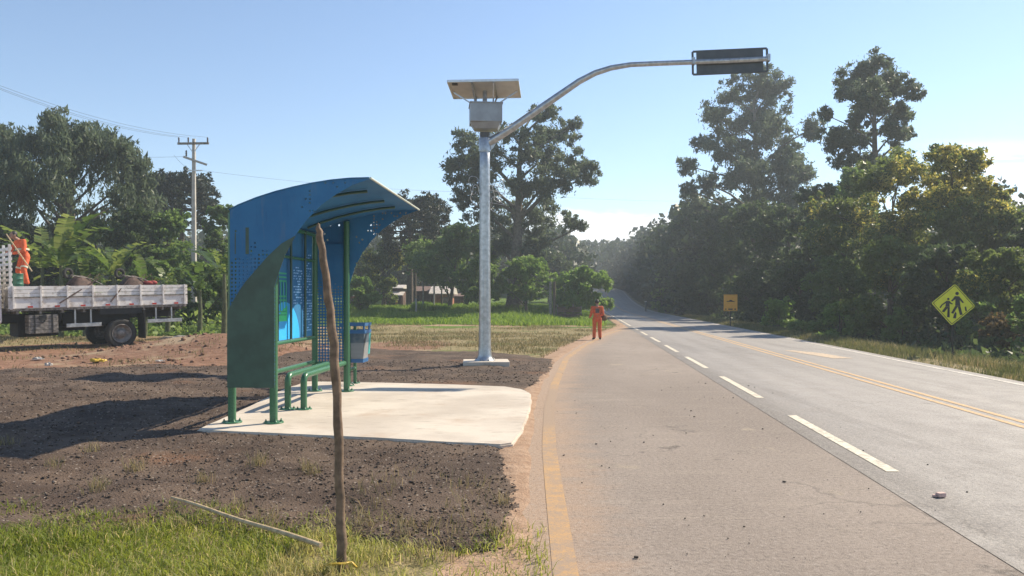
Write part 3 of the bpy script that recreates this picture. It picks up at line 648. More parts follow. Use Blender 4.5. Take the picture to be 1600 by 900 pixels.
# the big eucalyptus behind the lamp post
Yt = 65.; Xt = gx(803, Yt); z0 = float(hz(Xt, Yt))
c = px_clumps([(735, 240, 28), (716, 265, 22), (762, 222, 28), (742, 290, 32), (770, 262, 34), (850, 182, 22), (889, 197, 22), (842, 207, 24), (902, 186, 11), (820, 232, 28), (862, 242, 30), (893, 257, 20), (912, 277, 20), (872, 287, 32), (822, 292, 34), (782, 312, 34), (846, 332, 32), (895, 346, 16), (802, 352, 34), (728, 312, 20), (760, 337, 26), (848, 372, 20), (912, 350, 9), (702, 250, 10), (838, 166, 13), (922, 268, 9), (790, 200, 13), (780, 385, 20), (825, 390, 20)], Xt, Yt, z0, 3.4, 4, .85)
make_tree('eucalyptus_tree', 'tall spreading eucalyptus with gaps in its crown behind the lamp post', 'tree', Xt, Yt, 18, .62, c, 52000, .30, .10, MAT['leaf_euc'], MAT['pale_bark'], .7, lean=(.6, 0), limbs=26, seed=2, top=15.5)
# right of the road: two tall eucalyptus
Yt = 78.; Xt = gx(1178, Yt); z0 = float(hz(Xt, Yt))
c = px_clumps([(1192, 122, 26), (1216, 140, 30), (1152, 140, 26), (1130, 166, 24), (1180, 172, 34), (1226, 182, 30), (1246, 212, 20), (1200, 216, 34), (1152, 206, 27), (1100, 222, 14), (1087, 250, 17), (1120, 246, 25), (1166, 252, 30), (1216, 252, 30), (1076, 295, 12), (1110, 286, 22), (1150, 292, 32), (1200, 292, 36), (1240, 272, 22), (1100, 312, 18), (1258, 240, 9), (1108, 190, 11), (1160, 335, 32), (1210, 335, 32)], Xt, Yt, z0, 4.2, 5, .9)
make_tree('eucalyptus_tree', 'tall eucalyptus with a broad round top beyond the dark wood right of the road', 'tree', Xt, Yt, 25, .6, c, 52000, .38, .13, MAT['leaf_euc'], MAT['pale_bark'], .6, limbs=24, seed=3, top=22)
Yt = 54.; Xt = gx(1365, Yt); z0 = float(hz(Xt, Yt))
c = px_clumps([(1370, 95, 24), (1342, 125, 24), (1390, 130, 26), (1416, 150, 15), (1330, 160, 25), (1370, 162, 28), (1402, 180, 20), (1300, 172, 11), (1312, 150, 12), (1350, 202, 24), (1386, 212, 22), (1430, 202, 12), (1360, 110, 18), (1300, 217, 20), (1322, 242, 26), (1370, 255, 28), (1340, 285, 30)], Xt, Yt, z0, 2.2, 6, .9)
make_tree('eucalyptus_tree', 'slender tall eucalyptus rising above the yellow-flowered tree', 'tree', Xt, Yt, 19, .4, c, 36000, .29, .095, MAT['leaf_euc'], MAT['pale_bark'], .5, limbs=17, seed=8, top=17.5)
# weeping trees, far left
def weeping(X, Y, H, R, label, seed, n):
    z0 = float(hz(X, Y)); root = tag(empty('weeping_tree', (X, Y, z0)), label, 'tree'); rr = random.Random(seed)
    cl = []
    for k in range(34):
        a = rr.uniform(0, 6.283); q = R*math.sqrt(rr.random()); z = H*(.50+.50*math.sqrt(max(0, 1-(q/R)**4))*rr.uniform(.8, 1)); s = R*rr.uniform(.14, .24)
        cl.append((q*math.cos(a), q*math.sin(a), z-s, s, s, s*.9))
    mb = MB(); tr = [Vector((rr.uniform(-.3, .3)*i/5, rr.uniform(-.2, .2), H*.72*i/5)) for i in range(6)]; mb.tube(tr, [.5*(1-.13*i) for i in range(6)], 10)
    limb_tubes(mb, tr, cl, .45, 26, seed); mb.build('trunk', MAT['pale_bark'], root)
    P, t, _ = clump_points(cl, n//2, .45); st = []
    for k in range(620):
        c0 = rr.choice(cl); a = rr.uniform(0, 6.283); q = c0[3]*rr.uniform(.3, 1.05); x, y, z = c0[0]+q*math.cos(a), c0[1]+q*math.sin(a), c0[2]; L = rr.uniform(1.2, 4.2); m = n//1240
        zz = z-L*RNG.random(m)+.3; st.append(np.stack([x+RNG.normal(0, .10, m), y+RNG.normal(0, .10, m), np.maximum(zz, H*.18)], -1))
    S = np.concatenate(st); P = np.concatenate([P, S]); t = np.concatenate([t, .30+.4*RNG.random(len(S))])
    link('crown', leaf_cards(P, .36, .085, 1.6, t, 'crown', MAT['leaf_euc']), MAT['leaf_euc'], root)
weeping(gx(108, 48), 48, 13.3, 4.9, 'tall weeping tree with drooping foliage above the banana plants and truck', 5, 36000)
weeping(gx(-22, 50), 50, 13.2, 2.6, 'weeping tree cut by the left edge of the photo, darker than its neighbour', 6, 14000)
# araucarias: bare dark trunk, curved tiers, umbrella of dense puffs
def araucaria(X, Y, H, R, label, seed, n, low=.5):
    z0 = float(hz(X, Y)); root = tag(empty('araucaria_tree', (X, Y, z0)), label, 'tree', None); rr = random.Random(seed); mb = MB()
    mb.tube([(0, 0, 0), (.05, 0, H*.5), (0, 0, H*.97)], [.34, .26, .10], 10); cl = []
    for tier in range(7):
        z = H*(low+(.93-low)*tier/6); nb = 8; ln = R*(1.0-.38*(tier/6)**2)*(.62 if tier < 2 else 1)
        for b in range(nb):
            a = 6.283*b/nb+tier*.5+rr.uniform(-.2, .2); l = ln*rr.uniform(.75, 1.05); dx, dy = math.cos(a), math.sin(a); up = (.14+.25*tier/6)*l
            mb.tube([(0, 0, z), (dx*l*.5, dy*l*.5, z-.03*l), (dx*l*.92, dy*l*.92, z+up*.8)], [.07, .05, .03], 5, 0, False)
            s = R*rr.uniform(.15, .22)*(.6 if tier < 2 else 1); cl.append((dx*l, dy*l, z+up, s, s, s*.72))
            if tier > 1: cl.append((dx*l*.68, dy*l*.68, z+up*.7, s*.75, s*.75, s*.5))
    cl += [(0, 0, H*.95, R*.25, R*.25, R*.14), (R*.2, 0, H*.92, R*.2, R*.2, R*.14), (-R*.25, R*.1, H*.92, R*.2, R*.2, R*.14)]
    mb.build('trunk', MAT['bark'], root); P, t, _ = clump_points(cl, n, .4)
    link('crown', leaf_cards(P, .30, .10, -.2, t, 'crown', MAT['leaf_arau']), MAT['leaf_arau'], root)
araucaria(gx(282, 62), 62, 10.9, 3.2, 'dark araucaria with rounded tufts behind the utility pole', 3, 20000, .62)
araucaria(gx(640, 72), 72, 9.7, 4.2, 'dark tiered araucaria beyond the tip of the shelter roof', 4, 24000, .55)

# leafy trees and bushes, left of the road
TL = [ # px, Y, top py, half width px, crown base fraction, leaf mat, label, category, yellow, leaves
 (702, 66, 345, 66, .30, 'leaf_mid', 'broad green tree with slanting trunks in front of the brick houses', 'tree', 0, 15000),
 (752, 60, 395, 32, .15, 'leaf_mid', 'small green tree half hidden by the lamp post', 'tree', 0, 7000),
 (822, 61, 398, 46, .20, 'leaf_light', 'light green low tree under the big eucalyptus', 'tree', .2, 9000),
 (903, 60, 414, 44, .04, 'leaf_light', 'round bright green tree beside the road behind the walking worker', 'tree', 0, 14000),
 (858, 95, 385, 40, .1, 'leaf_dark', 'dark tree between the eucalyptus and the round bright tree', 'tree', 0, 8000),
 (599, 74, 372, 30, .08, 'leaf_yellow', 'yellowish green column of foliage left of the araucaria trunk', 'tree', .35, 8000),
 (564, 62, 430, 23, .03, 'leaf_light', 'small bright bush beside the rim of the shelter', 'bush', 0, 5000),
 (548, 84, 352, 48, .1, 'leaf_dark', 'dark tree seen behind the far end of the shelter', 'tree', 0, 8000),
 (672, 92, 362, 50, .1, 'leaf_dark', 'dark tree behind the roofs of the brick houses', 'tree', 0, 8000),
 (455, 60, 372, 70, .08, 'leaf_dark', 'dark tree seen through the shelter', 'tree', 0, 8000),
 (395, 50, 345, 40, .05, 'leaf_mid', 'green tree rising behind the back of the shelter', 'tree', 0, 9000),
 (348, 52, 312, 34, .08, 'leaf_mid', 'pale green tree between the utility pole and the shelter', 'tree', 0, 10000),
 (262, 46, 322, 50, .03, 'leaf_mid', 'vine covered bush just left of the utility pole', 'bush', 0, 13000),
 (205, 44, 312, 46, .03, 'leaf_dark', 'dark bushy tree under the right side of the tall weeping tree', 'tree', .0, 12000),
 (150, 46, 332, 46, .03, 'leaf_mid', 'bush behind the middle banana plant', 'bush', 0, 10000),
 (85, 47, 335, 52, .03, 'leaf_dark', 'dark bush behind the tallest banana plant', 'bush', 0, 10000),
 (22, 46, 338, 52, .03, 'leaf_dark', 'dark bush behind the worker on the truck', 'bush', 0, 10000),
 (-40, 44, 330, 50, .03, 'leaf_mid', 'bush at the left edge of the photo beside the truck cab', 'bush', 0, 8000),
 (318, 40, 405, 40, .02, 'leaf_mid', 'low bush at the foot of the utility pole', 'bush', 0, 9000),
 (232, 39, 398, 42, .02, 'leaf_mid', 'low bush behind the rear of the truck bed', 'bush', 0, 8000),
 (375, 41, 420, 30, .02, 'leaf_light', 'low light bush against the back of the shelter', 'bush', 0, 6000),
]
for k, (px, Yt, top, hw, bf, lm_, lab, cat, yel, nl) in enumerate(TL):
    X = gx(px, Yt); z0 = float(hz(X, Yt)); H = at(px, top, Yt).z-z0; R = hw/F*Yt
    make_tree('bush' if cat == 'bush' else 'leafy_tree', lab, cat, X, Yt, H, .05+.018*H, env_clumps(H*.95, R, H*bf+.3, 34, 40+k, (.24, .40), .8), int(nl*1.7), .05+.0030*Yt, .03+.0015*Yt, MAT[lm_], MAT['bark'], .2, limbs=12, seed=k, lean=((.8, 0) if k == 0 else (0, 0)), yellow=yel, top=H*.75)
# right of the road: the wood
TR = [
 (1035, 118, 350, 34, .1, 'leaf_dark', 0, 'last dark tree of the right hand wood, where the road meets the sky'),
 (1062, 104, 322, 36, .08, 'leaf_dark', 0, 'dark tree with a lifted edge against the white cloud'),
 (1092, 86, 305, 48, .05, 'leaf_dark', 0, 'dark tree left of the round topped eucalyptus'),
 (1135, 72, 318, 52, .04, 'leaf_dark', 0, 'dark tree behind the amber warning sign'),
 (1178, 64, 312, 58, .04, 'leaf_dark', 0, 'dark tree under the round topped eucalyptus'),
 (1232, 58, 290, 56, .04, 'leaf_dark', 0, 'dark tree filling the gap between the two right hand eucalyptus'),
 (1285, 52, 282, 56, .04, 'leaf_dark', 0, 'dark tree left of the slender eucalyptus'),
 (1330, 46, 258, 58, .04, 'leaf_mid', .15, 'tree in front of the slender eucalyptus with a few yellow sprays'),
 (1630, 33, 330, 66, .05, 'leaf_dark', .2, 'tree cut by the right edge of the photo'),
 (1390, 34, 372, 62, .03, 'leaf_yellow', .25, 'low tree with a few orange leaves between bush and crossing sign'),
 (1480, 31, 375, 62, .03, 'leaf_dark', .1, 'dark low tree directly behind the school crossing sign'),
 (1560, 29, 385, 62, .03, 'leaf_yellow', .3, 'low tree right of the school crossing sign'),
 (1312, 42, 400, 46, .03, 'leaf_mid', .1, 'low tree right of the round roadside bush'),
 (1250, 48, 408, 46, .03, 'leaf_dark', 0, 'low dark tree behind the round roadside bush'),
 (1190, 56, 420, 44, .03, 'leaf_dark', 0, 'low dark tree right of the amber warning sign'),
 (1092, 78, 405, 40, .03, 'leaf_dark', 0, 'low dark tree left of the amber warning sign'),
 (1700, 30, 300, 90, .05, 'leaf_mid', 0, None),
]
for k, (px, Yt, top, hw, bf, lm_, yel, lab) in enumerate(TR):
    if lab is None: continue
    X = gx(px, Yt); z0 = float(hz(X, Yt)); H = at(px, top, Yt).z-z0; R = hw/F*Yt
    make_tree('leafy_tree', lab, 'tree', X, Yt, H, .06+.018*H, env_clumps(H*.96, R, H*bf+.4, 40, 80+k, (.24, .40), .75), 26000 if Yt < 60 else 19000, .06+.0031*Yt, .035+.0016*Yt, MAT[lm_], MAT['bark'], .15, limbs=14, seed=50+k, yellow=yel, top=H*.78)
for lab, px, Yt, sd, lst in (
 ('tree with yellow flower sprays right under the slender eucalyptus', 1395, 42, 1, [(1330, 268, 33), (1370, 252, 36), (1412, 240, 38), (1350, 312, 42), (1400, 302, 46), (1442, 282, 42), (1380, 362, 48), (1432, 342, 48), (1340, 362, 40), (1300, 300, 28), (1296, 350, 34), (1390, 420, 44), (1440, 400, 44)]),
 ('broad yellow flowered tree above the school crossing sign', 1490, 38, 2, [(1440, 238, 26), (1462, 232, 28), (1490, 240, 32), (1522, 252, 32), (1470, 290, 44), (1522, 300, 44), (1450, 332, 44), (1500, 352, 48), (1552, 342, 42), (1470, 402, 48), (1532, 402, 48), (1424, 392, 38)]),
 ('yellow flowered tree at the right edge of the wood', 1575, 36, 3, [(1545, 274, 26), (1570, 288, 26), (1592, 312, 22), (1542, 322, 38), (1582, 350, 38), (1562, 392, 42), (1602, 382, 42), (1622, 342, 38), (1592, 432, 38), (1640, 400, 40)])):
    X = gx(px, Yt); z0 = float(hz(X, Yt)); c = px_clumps([(a, b+22, r*.82) for a, b, r in lst], X, Yt, z0, 2.6, 30+sd, .85); H = max(q[2]+q[5] for q in c)
    make_tree('flowering_tree', lab, 'tree', X, Yt, H, .22, c, 42000, .19, .085, MAT['leaf_yellow'], MAT['bark'], .1, limbs=13, seed=70+sd, yellow=.75, top=H*.75)
# roadside bushes
BR = [ # px, Y, top, half width, mat, label
 (1217, 44, 466, 26, 'leaf_light', 'round pale bush on the verge right of the amber sign'),
 (1034, 92, 420, 24, 'leaf_light', 'pale bush hanging over the far road, left of the amber sign'),
 (1262, 38, 500, 24, 'leaf_mid', 'small verge bush right of the round pale bush'),
 (1312, 36, 470, 26, 'leaf_light', 'leafy sapling clump halfway between the two road signs'),
 (1352, 34, 482, 26, 'leaf_mid', 'green bush left of the school crossing sign'),
 (1410, 31, 478, 28, 'leaf_mid', 'bush with an orange spray just left of the school crossing sign'),
 (1568, 25, 490, 30, 'leaf_rust', 'reddish dried bush with pale leaves at the right edge'),
 (1530, 27, 470, 26, 'leaf_mid', 'thin bush between crossing sign and reddish bush'),
 (1610, 24, 455, 30, 'leaf_mid', 'bush at the very right edge of the verge'),
 (1290, 33, 520, 18, 'leaf_mid', 'low weedy shrub on the verge below the sapling clump'),
]
for k, (px, Yt, top, hw, lm_, lab) in enumerate(BR):
    X = gx(px, Yt); z0 = float(hz(X, Yt)); H = at(px, top, Yt).z-z0; R = hw/F*Yt
    make_tree('roadside_bush', lab, 'bush', X, Yt, H, .03+.008*H, env_clumps(H, R, .25, 15, 120+k, (.24, .42), .8), 3600, .04+.0030*Yt, .025+.0016*Yt, MAT[lm_], MAT['bark'], .1, limbs=8, seed=90+k, yellow=.3 if 'orange' in lab else 0, top=H*.7)

# far woods that read as one mass
def forest():
    P = []; S = []; T = []
    def crowns(n, fx, y0, y1, h0, h1):
        for _ in range(n):
            y = y0+(y1-y0)*RNG.random(); a, b = fx(y); x = a+(b-a)*RNG.random(); R = 2.2+2.6*RNG.random(); H = h0+(h1-h0)*RNG.random(); z = float(hz(x, y)); m = int(330 if y < 130 else 150 if y < 220 else 60)
            d = RNG.normal(size=(m, 3)); d /= np.linalg.norm(d, axis=1, keepdims=True); d *= (.7+.35*RNG.random((m, 1)))
            P.append(np.array([x, y, z+H*.52])+d*np.array([R, R, H*.5])); S.append(np.full(m, .20+.0030*y if y < 130 else .35+.0030*y)); T.append(np.clip(.2+.35*RNG.random()+.3*RNG.random(m), 0, 1))
    crowns(230, lambda y: (x_right(y)+3.4, x_right(y)+26), 86, 175, 8, 14)
    crowns(120, lambda y: (x_right(y)+3.0, x_right(y)+7), 80, 172, 9, 14)
    crowns(170, lambda y: (x_right(y)+16, 130), 60, 140, 7, 11)
    crowns(120, lambda y: (x_pave_left(y)-30, x_pave_left(y)-3.5), 112, 170, 7, 11)
    crowns(130, lambda y: (-1.35*y, -.74*y), 44, 110, 6, 11)
    crowns(330, lambda y: (-.75*y, x_pave_left(y)-16), 96, 180, 6, 10)
    crowns(330, lambda y: (18, 120), 176, 250, 7, 12)
    crowns(160, lambda y: (-30, 26), 236, 300, 8, 12)
    crowns(120, lambda y: (-20, x_pave_left(y)-5), 172, 215, 6, 9)
    P = np.concatenate(P); S = np.concatenate(S); T = np.concatenate(T)
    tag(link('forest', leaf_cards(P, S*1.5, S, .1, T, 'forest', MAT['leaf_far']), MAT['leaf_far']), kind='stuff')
forest()
# leaf litter and undergrowth below the right hand wood
X, Y = scatter(16000, lambda Y: (x_right(Y)+3.0, x_right(Y)+14), 18, 95); P = np.stack([X, Y, hz(X, Y)+.1+1.3*RNG.random(len(X))**2*sstep(3, 6, X-x_right(Y))], -1)
tag(link('undergrowth', leaf_cards(P, .28, .16, .0, RNG.random(len(X))*.7, 'undergrowth', MAT['leaf_dark']), MAT['leaf_dark']), kind='stuff')
X, Y = scatter(12000, lambda Y: (-.76*Y, -.26*Y), 35, 47); P = np.stack([X, Y, hz(X, Y)+.05+1.1*RNG.random(len(X))**1.6*sstep(35, 39, Y)], -1)
tag(link('weeds', leaf_cards(P, .26, .14, .0, RNG.random(len(X)), 'weeds', MAT['leaf_mid']), MAT['leaf_mid']), kind='stuff')

# banana plants
def banana(px, Y, H, label, seed, nl=9):
    X = gx(px, Y); root = tag(empty('banana_plant', (X, Y, float(hz(X, Y)))), label, 'plant', 'banana plants behind the truck'); rr = random.Random(seed)
    MB().tube([(0, 0, 0), (.03, 0, H*.25), (.0, .02, H*.5)], [.13, .10, .07], 9).build('stem', MAT['leaf_light_stem'], root)
    V = []; Fq = []; T = []
    for k in range(nl):
        a = 6.283*k/nl+rr.uniform(-.35, .35); L = H*rr.uniform(.42, .62); up = rr.uniform(.6, 1.3) if k % 3 else rr.uniform(1.3, 1.5); w = L*rr.uniform(.065, .10)
        d = Vector((math.cos(a), math.sin(a), 0)); sd = Vector((-d.y, d.x, 0)); n = 20; pts = []; p = Vector((0, 0, H*.46)); ang = up
        for i in range(n+1):
            pts.append(p.copy()); p = p+(d*math.cos(ang)+Vector((0, 0, 1))*math.sin(ang))*(L/n); ang -= rr.uniform(.02, .115)
        tt = rr.uniform(.2, .9)
        for i in range(2, n):
            u0, u1 = (i-2)/(n-2), (i-1)/(n-2); w0 = w*math.sin(math.pi*min(1, .12+.86*u0))**.6; w1 = w*math.sin(math.pi*min(1, .12+.86*u1))**.6
            for s in (1, -1):
                if rr.random() < .14: continue
                dz = rr.uniform(-.30, .22)*w; g = .93; q = pts[i+1].lerp(pts[i], 1-g); o = len(V)
                V += [pts[i], pts[i]+sd*s*w0+Vector((0, 0, w0*.22+dz)), q+sd*s*w1+Vector((0, 0, w1*.22+dz)), q]; Fq.append((o, o+1, o+2, o+3)); T.append(min(1, max(0, tt+rr.uniform(-.15, .15))))
    link('foliage', np_mesh('foliage', V, Fq, False, T), MAT['leaf_banana'], root)
MAT['leaf_light_stem'] = M('banana_stem', (.075, .085, .035), .7, var=.3, scale=8, bump=.2)
banana(95, 34, 6.4, 'tallest banana plant, upright leaves beside the worker on the truck', 1, 11)
banana(66, 35, 6.2, 'banana plant partly behind the worker on the truck', 8, 9)
banana(178, 34, 5.4, 'middle banana plant with split leaves above the wheelbarrows', 2, 10)
banana(226, 35, 4.4, 'low ragged banana plant right of the middle one', 3, 8)
banana(134, 35, 4.9, 'shaded banana plant between the tallest and the middle one', 4, 8)
banana(350, 33, 5.4, 'banana plant pressed between utility pole and shelter', 5, 10)
banana(262, 36, 4.0, 'small banana plant behind the rear end of the truck bed', 6, 7)
banana(312, 36, 4.2, 'small banana plant at the foot of the utility pole', 7, 7)

# ------------------------------------------------------------------ bus shelter
def shelter():
    A = Vector((-3.70, 10.15)); rz = -math.atan(.055); PZ = .058
    root = tag(empty('bus_shelter', (A.x, A.y, PZ), rz), 'blue and green bus shelter with curved perforated roof on the concrete pad', 'bus shelter')
    LN = 3.45; WD = .56; H0 = 2.80
    gp = MAT['green_paint']
    arc = [(0, 2.80), (.12, 2.862), (.36, 2.955), (.62, 3.035), (.85, 3.09), (1.1, 3.14), (1.35, 3.178), (1.6, 3.20), (1.86, 3.205)]
    def arch(x): return float(np.interp(x, [p[0] for p in arc], [p[1] for p in arc]))
    # posts with flanges
    for (x, y) in ((0, 0), (WD, 0), (.02, LN), (WD+.03, LN)):
        top = arch(x)-.03
        po = MB().tube([(x, y, .012), (x, y, top)], .052, 16).build('post', gp, root)
        fl = MB(); fl.lathe((x, y, 0), [(.0, .016), (.125, .016), (.13, .012), (.13, -.004), (0, -.004)], 20)
        for a in range(4): fl.lathe((x+.10*math.cos(a*1.571+.6), y+.10*math.sin(a*1.571+.6), .014), [(.018, 0), (.018, .022), (.009, .022), (.009, .04), (0, .04)], 6)
        fl.build('flange', gp, po)
    # near and far gables (one curved sheet each)
    low = [(1.86, 3.195), (1.62, 3.11), (1.42, 3.00), (1.22, 2.86), (1.02, 2.66), (.86, 2.45), (.72, 2.18), (.62, 1.86)]
    def gable(y, bottom, mat, name, x1=.60):
        poly = [(0, bottom), (x1, bottom)]+[(x1, 1.80)]+low[::-1]+arc[::-1][1:]
        return MB().prism([(a, b) for a, b in poly], (0, y, 0), (1, 0, 0), (0, 0, 1), .006).build(name, mat, root)
    gable(-.062, .50, MAT['perf_near'], 'near_gable_panel')
    # dark green painted hill shape on the near gable
    hill = [(-.03, .47), (.60, .47), (.60, 1.80), (.64, 1.93), (.74, 2.20), (.88, 2.46), (.70, 2.36), (.52, 2.20), (.36, 2.02), (.2, 1.84), (.08, 1.66), (-.03, 1.46)]
    hp = MB().prism(hill, (0, -.0745, 0), (1, 0, 0), (0, 0, 1), .010).build('green_end_panel', MAT['dark_green_paint'], root)
    for z in (.56, 1.0, 1.4): 
        for x in (.03, .53): MB().lathe((x, -.0745, z), [(.013, 0), (.013, .006), (.006, .009), (0, .009)], 8, axis=(0, -1, 0)).build('bolt', MAT['galv'], hp)
    # slot openings painted dark
    MB().prism([(.21, 2.22), (.255, 2.22), (.255, 2.57), (.21, 2.57)], (0, -.0665, 0), (1, 0, 0), (0, 0, 1), .003).build('slot', MAT['dark_green_paint'], root)
    MB().prism([(.065, 2.22), (.08, 2.22), (.08, 2.50), (.065, 2.50)], (0, -.0665, 0), (1, 0, 0), (0, 0, 1), .003).build('slot', MAT['dark_green_paint'], root)
    gable(LN+.056, 1.9, MAT['perf_gable'], 'far_gable_panel')
    MB().prism([(.05, .50), (WD-.02, .50), (WD-.02, 2.6), (.05, 2.6)], (0, LN+.004, 0), (1, 0, 0), (0, 0, 1), .005).build('far_end_panel', MAT['perf_far_end'], root)
    # roof sheet
    rb = MB(); V = []; n = len(arc); fs = []
    for y in (-.075, LN+.075):
        for a, b in arc: V.append((a-.012, y, b))
    for y in (-.075, LN+.075):
        for a, b in arc: V.append((a-.012, y, b+.012))
    for i in range(n-1):
        fs += [(i, i+1, n+i+1, n+i), (2*n+i, 3*n+i, 3*n+i+1, 2*n+i+1), (i, 2*n+i, 2*n+i+1, i+1), (n+i, n+i+1, 3*n+i+1, 3*n+i)]
    fs += [(0, n, 3*n, 2*n), (n-1, 3*n-1, 4*n-1, 2*n-1)]
    rb.add(V, fs, 0, False); rb.build('roof', MAT['perf_roof'], root)
    MB().tube([(1.868, -.07, 3.205), (1.868, LN+.07, 3.205)], .015, 8).build('roof_lip', MAT['lip'], root)
    for y in (.85, 1.95, 2.75):
        MB().tube([(a, y, b-.040) for a, b in arc[1:-1]], .022, 8).build('roof_rib', MAT['dark_green_paint'], root)
    # back wall: blue sheets, uprights, rails
    bw = MB(); bw.box((-.012, LN/2, (.98+2.79)/2), (.008, LN-.12, 1.81)); back = bw.build('back_panel', MAT['perf_back'], root)
    # printed graphics on the front of the back wall
    X0 = -.0045
    def pr(name, poly, mat, lift, parent): return MB().prism(poly, (X0+lift, 0, 0), (0, 1, 0), (0, 0, 1), .0015).build(name, mat, parent)
    dome = [(.9, .985), (3.0, .985), (3.0, 1.0)]+[(2.02+.72*math.cos(t), 1.0+.56*math.sin(t)) for t in np.linspace(.05, 3.0, 22)]+[(.9, 1.0)]
    dome = [(1.3, .985)]+[(1.98+.72*math.cos(t), .985+.60*math.sin(t)) for t in np.linspace(0, math.pi, 24)]
    pr('dome_print', dome, MAT['lt_blue'], .001, back)
    g = [(1.62, 1.30), (2.08, 1.30), (2.08, 1.44), (1.62, 1.34)]; pr('hill_print', [(1.6, 1.28), (2.1, 1.28), (2.1, 1.52), (1.9, 1.46)], MAT['lt_green'], .003, back)
    em = MB()
    def r(a, b, c_, d_): em.prism([(a, b), (c_, b), (c_, d_), (a, d_)], (X0+.006, 0, 0), (0, 1, 0), (0, 0, 1), .0015)
    for k, z in enumerate((2.02, 1.96, 1.90, 1.66, 1.60, 1.42, 1.37)): r(1.64, z, 2.06, z+.025)
    for a in (1.64, 1.78, 1.9, 2.03): r(a, 1.42, a+.03, 1.93)
    em.build('emblem_print', MAT['mid_bright'], back)
    rr = random.Random(4)
    def textcol(y0, y1, z0, z1, mi):
        z = z0; tx = MB()
        while z < z1:
            y = y0
            while y < y1:
                l = rr.uniform(.03, .10)
                if rr.random() < .72:
                    tx.prism([(y, z), (y+l, z+.006), (y+l, z+.024), (y, z+.02)], (X0+.004, 0, 0), (0, 1, 0), (0, 0, 1), .0015, mi)
                y += l+.025
            z += rr.uniform(.04, .05)
        tx.build('text_print', MAT['white_print'], back)
    textcol(2.40, 2.78, 1.55, 2.15, 0); textcol(2.90, 3.30, 1.08, 2.05, 0); textcol(3.02, 3.26, 2.05, 2.4, 0)
    for y in (.8, 1.55, 2.15, 2.85): MB().tube([(.045, y, .99), (.045, y, 2.78)], .022, 8).build('upright', MAT['dark_green_paint'], root)
    for z, r_ in ((.95, .030), (.52, .036), (2.30, .024), (2.76, .034)):
        MB().tube([(.02, .05, z), (.02, LN-.05, z)], r_, 10).build('rail', gp, root)
    # bench: two bent tubes
    for x in (.32, .56):
        y0, y1 = 1.22, LN-.06; hb = .50; R = .10; pts = [(x, y0, .0)]
        pts += [(x, y0, hb-R)]+[(x, y0+R-R*math.cos(t), hb-R+R*math.sin(t)) for t in np.linspace(.2, 1.57, 6)]+[(x, y1, hb)]
        b = MB().tube(pts, .047, 14).build('bench_tube', gp, root)
        fl = MB(); fl.lathe((x, y0, 0), [(0, .014), (.115, .014), (.12, .01), (.12, -.004), (0, -.004)], 18)
        for a in range(4): fl.lathe((x+.09*math.cos(a*1.571+.5), y0+.09*math.sin(a*1.571+.5), .012), [(.016, 0), (.016, .02), (.008, .02), (.008, .035), (0, .035)], 6)
        fl.build('bench_flange', gp, b)
    MB().tube([(.02, LN-.05, .50), (.60, LN-.05, .50)], .03, 10).build('bench_cross_tube', gp, root)
MAT['lip'] = M('roof_lip_edge', (.60, .62, .52), .4, .2, var=.05, bump=0)
MAT['mid_bright'] = M('emblem_green', (.04, .38, .19), .5, var=.08, bump=0)
shelter()

# ------------------------------------------------------------------ litter bin
def bin_():
    B = Vector((-3.06, 14.42)); root = tag(empty('litter_bin', (B.x, B.y, .055), -.06), 'blue litter bin with grey printed sides on a green tube frame by the shelter', 'litter bin')
    gp = MAT['green_paint']
    for y in (0, .42):
        l = MB().tube([(0, y, .0), (0, y, 1.17)], .032, 12).build('leg', gp, root)
        f = MB(); f.lathe((0, y, 0), [(0, .013), (.10, .013), (.104, .008), (.104, -.003), (0, -.003)], 16)
        for a in range(4): f.lathe((.08*math.cos(a*1.571+.5), y+.08*math.sin(a*1.571+.5), .012), [(.013, 0), (.013, .03), (0, .03)], 6)
        f.build('flange', gp, l)
    MB().tube([(0, .0, .30), (0, .42, .30)], .030, 10).build('crossbar', gp, root)
    b = MB(); x0, x1, y0, y1 = -.12, .29, -.02, .44
    X0, X1 = x0-.02, x1
    # tapered body
    def ring(z, g): return [(X0-g+.04, y0+.04-g, z), (X1+g-.04, y0+.04-g, z), (X1+g-.04, y1-.04+g, z), (X0-g+.04, y1-.04+g, z)]
    V = ring(.46, 0)+ring(1.02, .045); b.add(V, [(0, 3, 2, 1), (0, 1, 5, 4), (1, 2, 6, 5), (2, 3, 7, 6), (3, 0, 4, 7)]); body = b.build('body', MAT['bin_print'], root)
    for z, h, nm in ((1.15, .055, 'rim'), (1.015, .06, 'band'), (.47, .07, 'base_band')):
        g = .058 if z > .6 else .012; rb = MB()
        A = ring(z-h/2, g); Bq = ring(z+h/2, g+.004); Ai = ring(z-h/2, g-.012); Bi = ring(z+h/2, g-.012)
        rb.add(A+Bq+Ai+Bi, [(i, (i+1) % 4, 4+(i+1) % 4, 4+i) for i in range(4)]+[(8+i, 12+i, 12+(i+1) % 4, 8+(i+1) % 4) for i in range(4)]+[(4+i, 4+(i+1) % 4, 12+(i+1) % 4, 12+i) for i in range(4)]+[(i, 8+i, 8+(i+1) % 4, (i+1) % 4) for i in range(4)])
        rb.build(nm, MAT['blue_plain'], root)
    for x in (X0+.01, X1-.01):
        for y in (y0+.03, y1-.03): MB().beam((x, y, 1.03), (x, y, 1.14), .03, .03).build('corner_stay', MAT['blue_plain'], root)
    MB().prism([(0, .60), (.13, .60), (.13, .99), (0, .99)], (X1+.028, .02, 0), (.0, 1, 0), (.06, 0, 1), .004).build('teal_label', MAT['teal'], root)
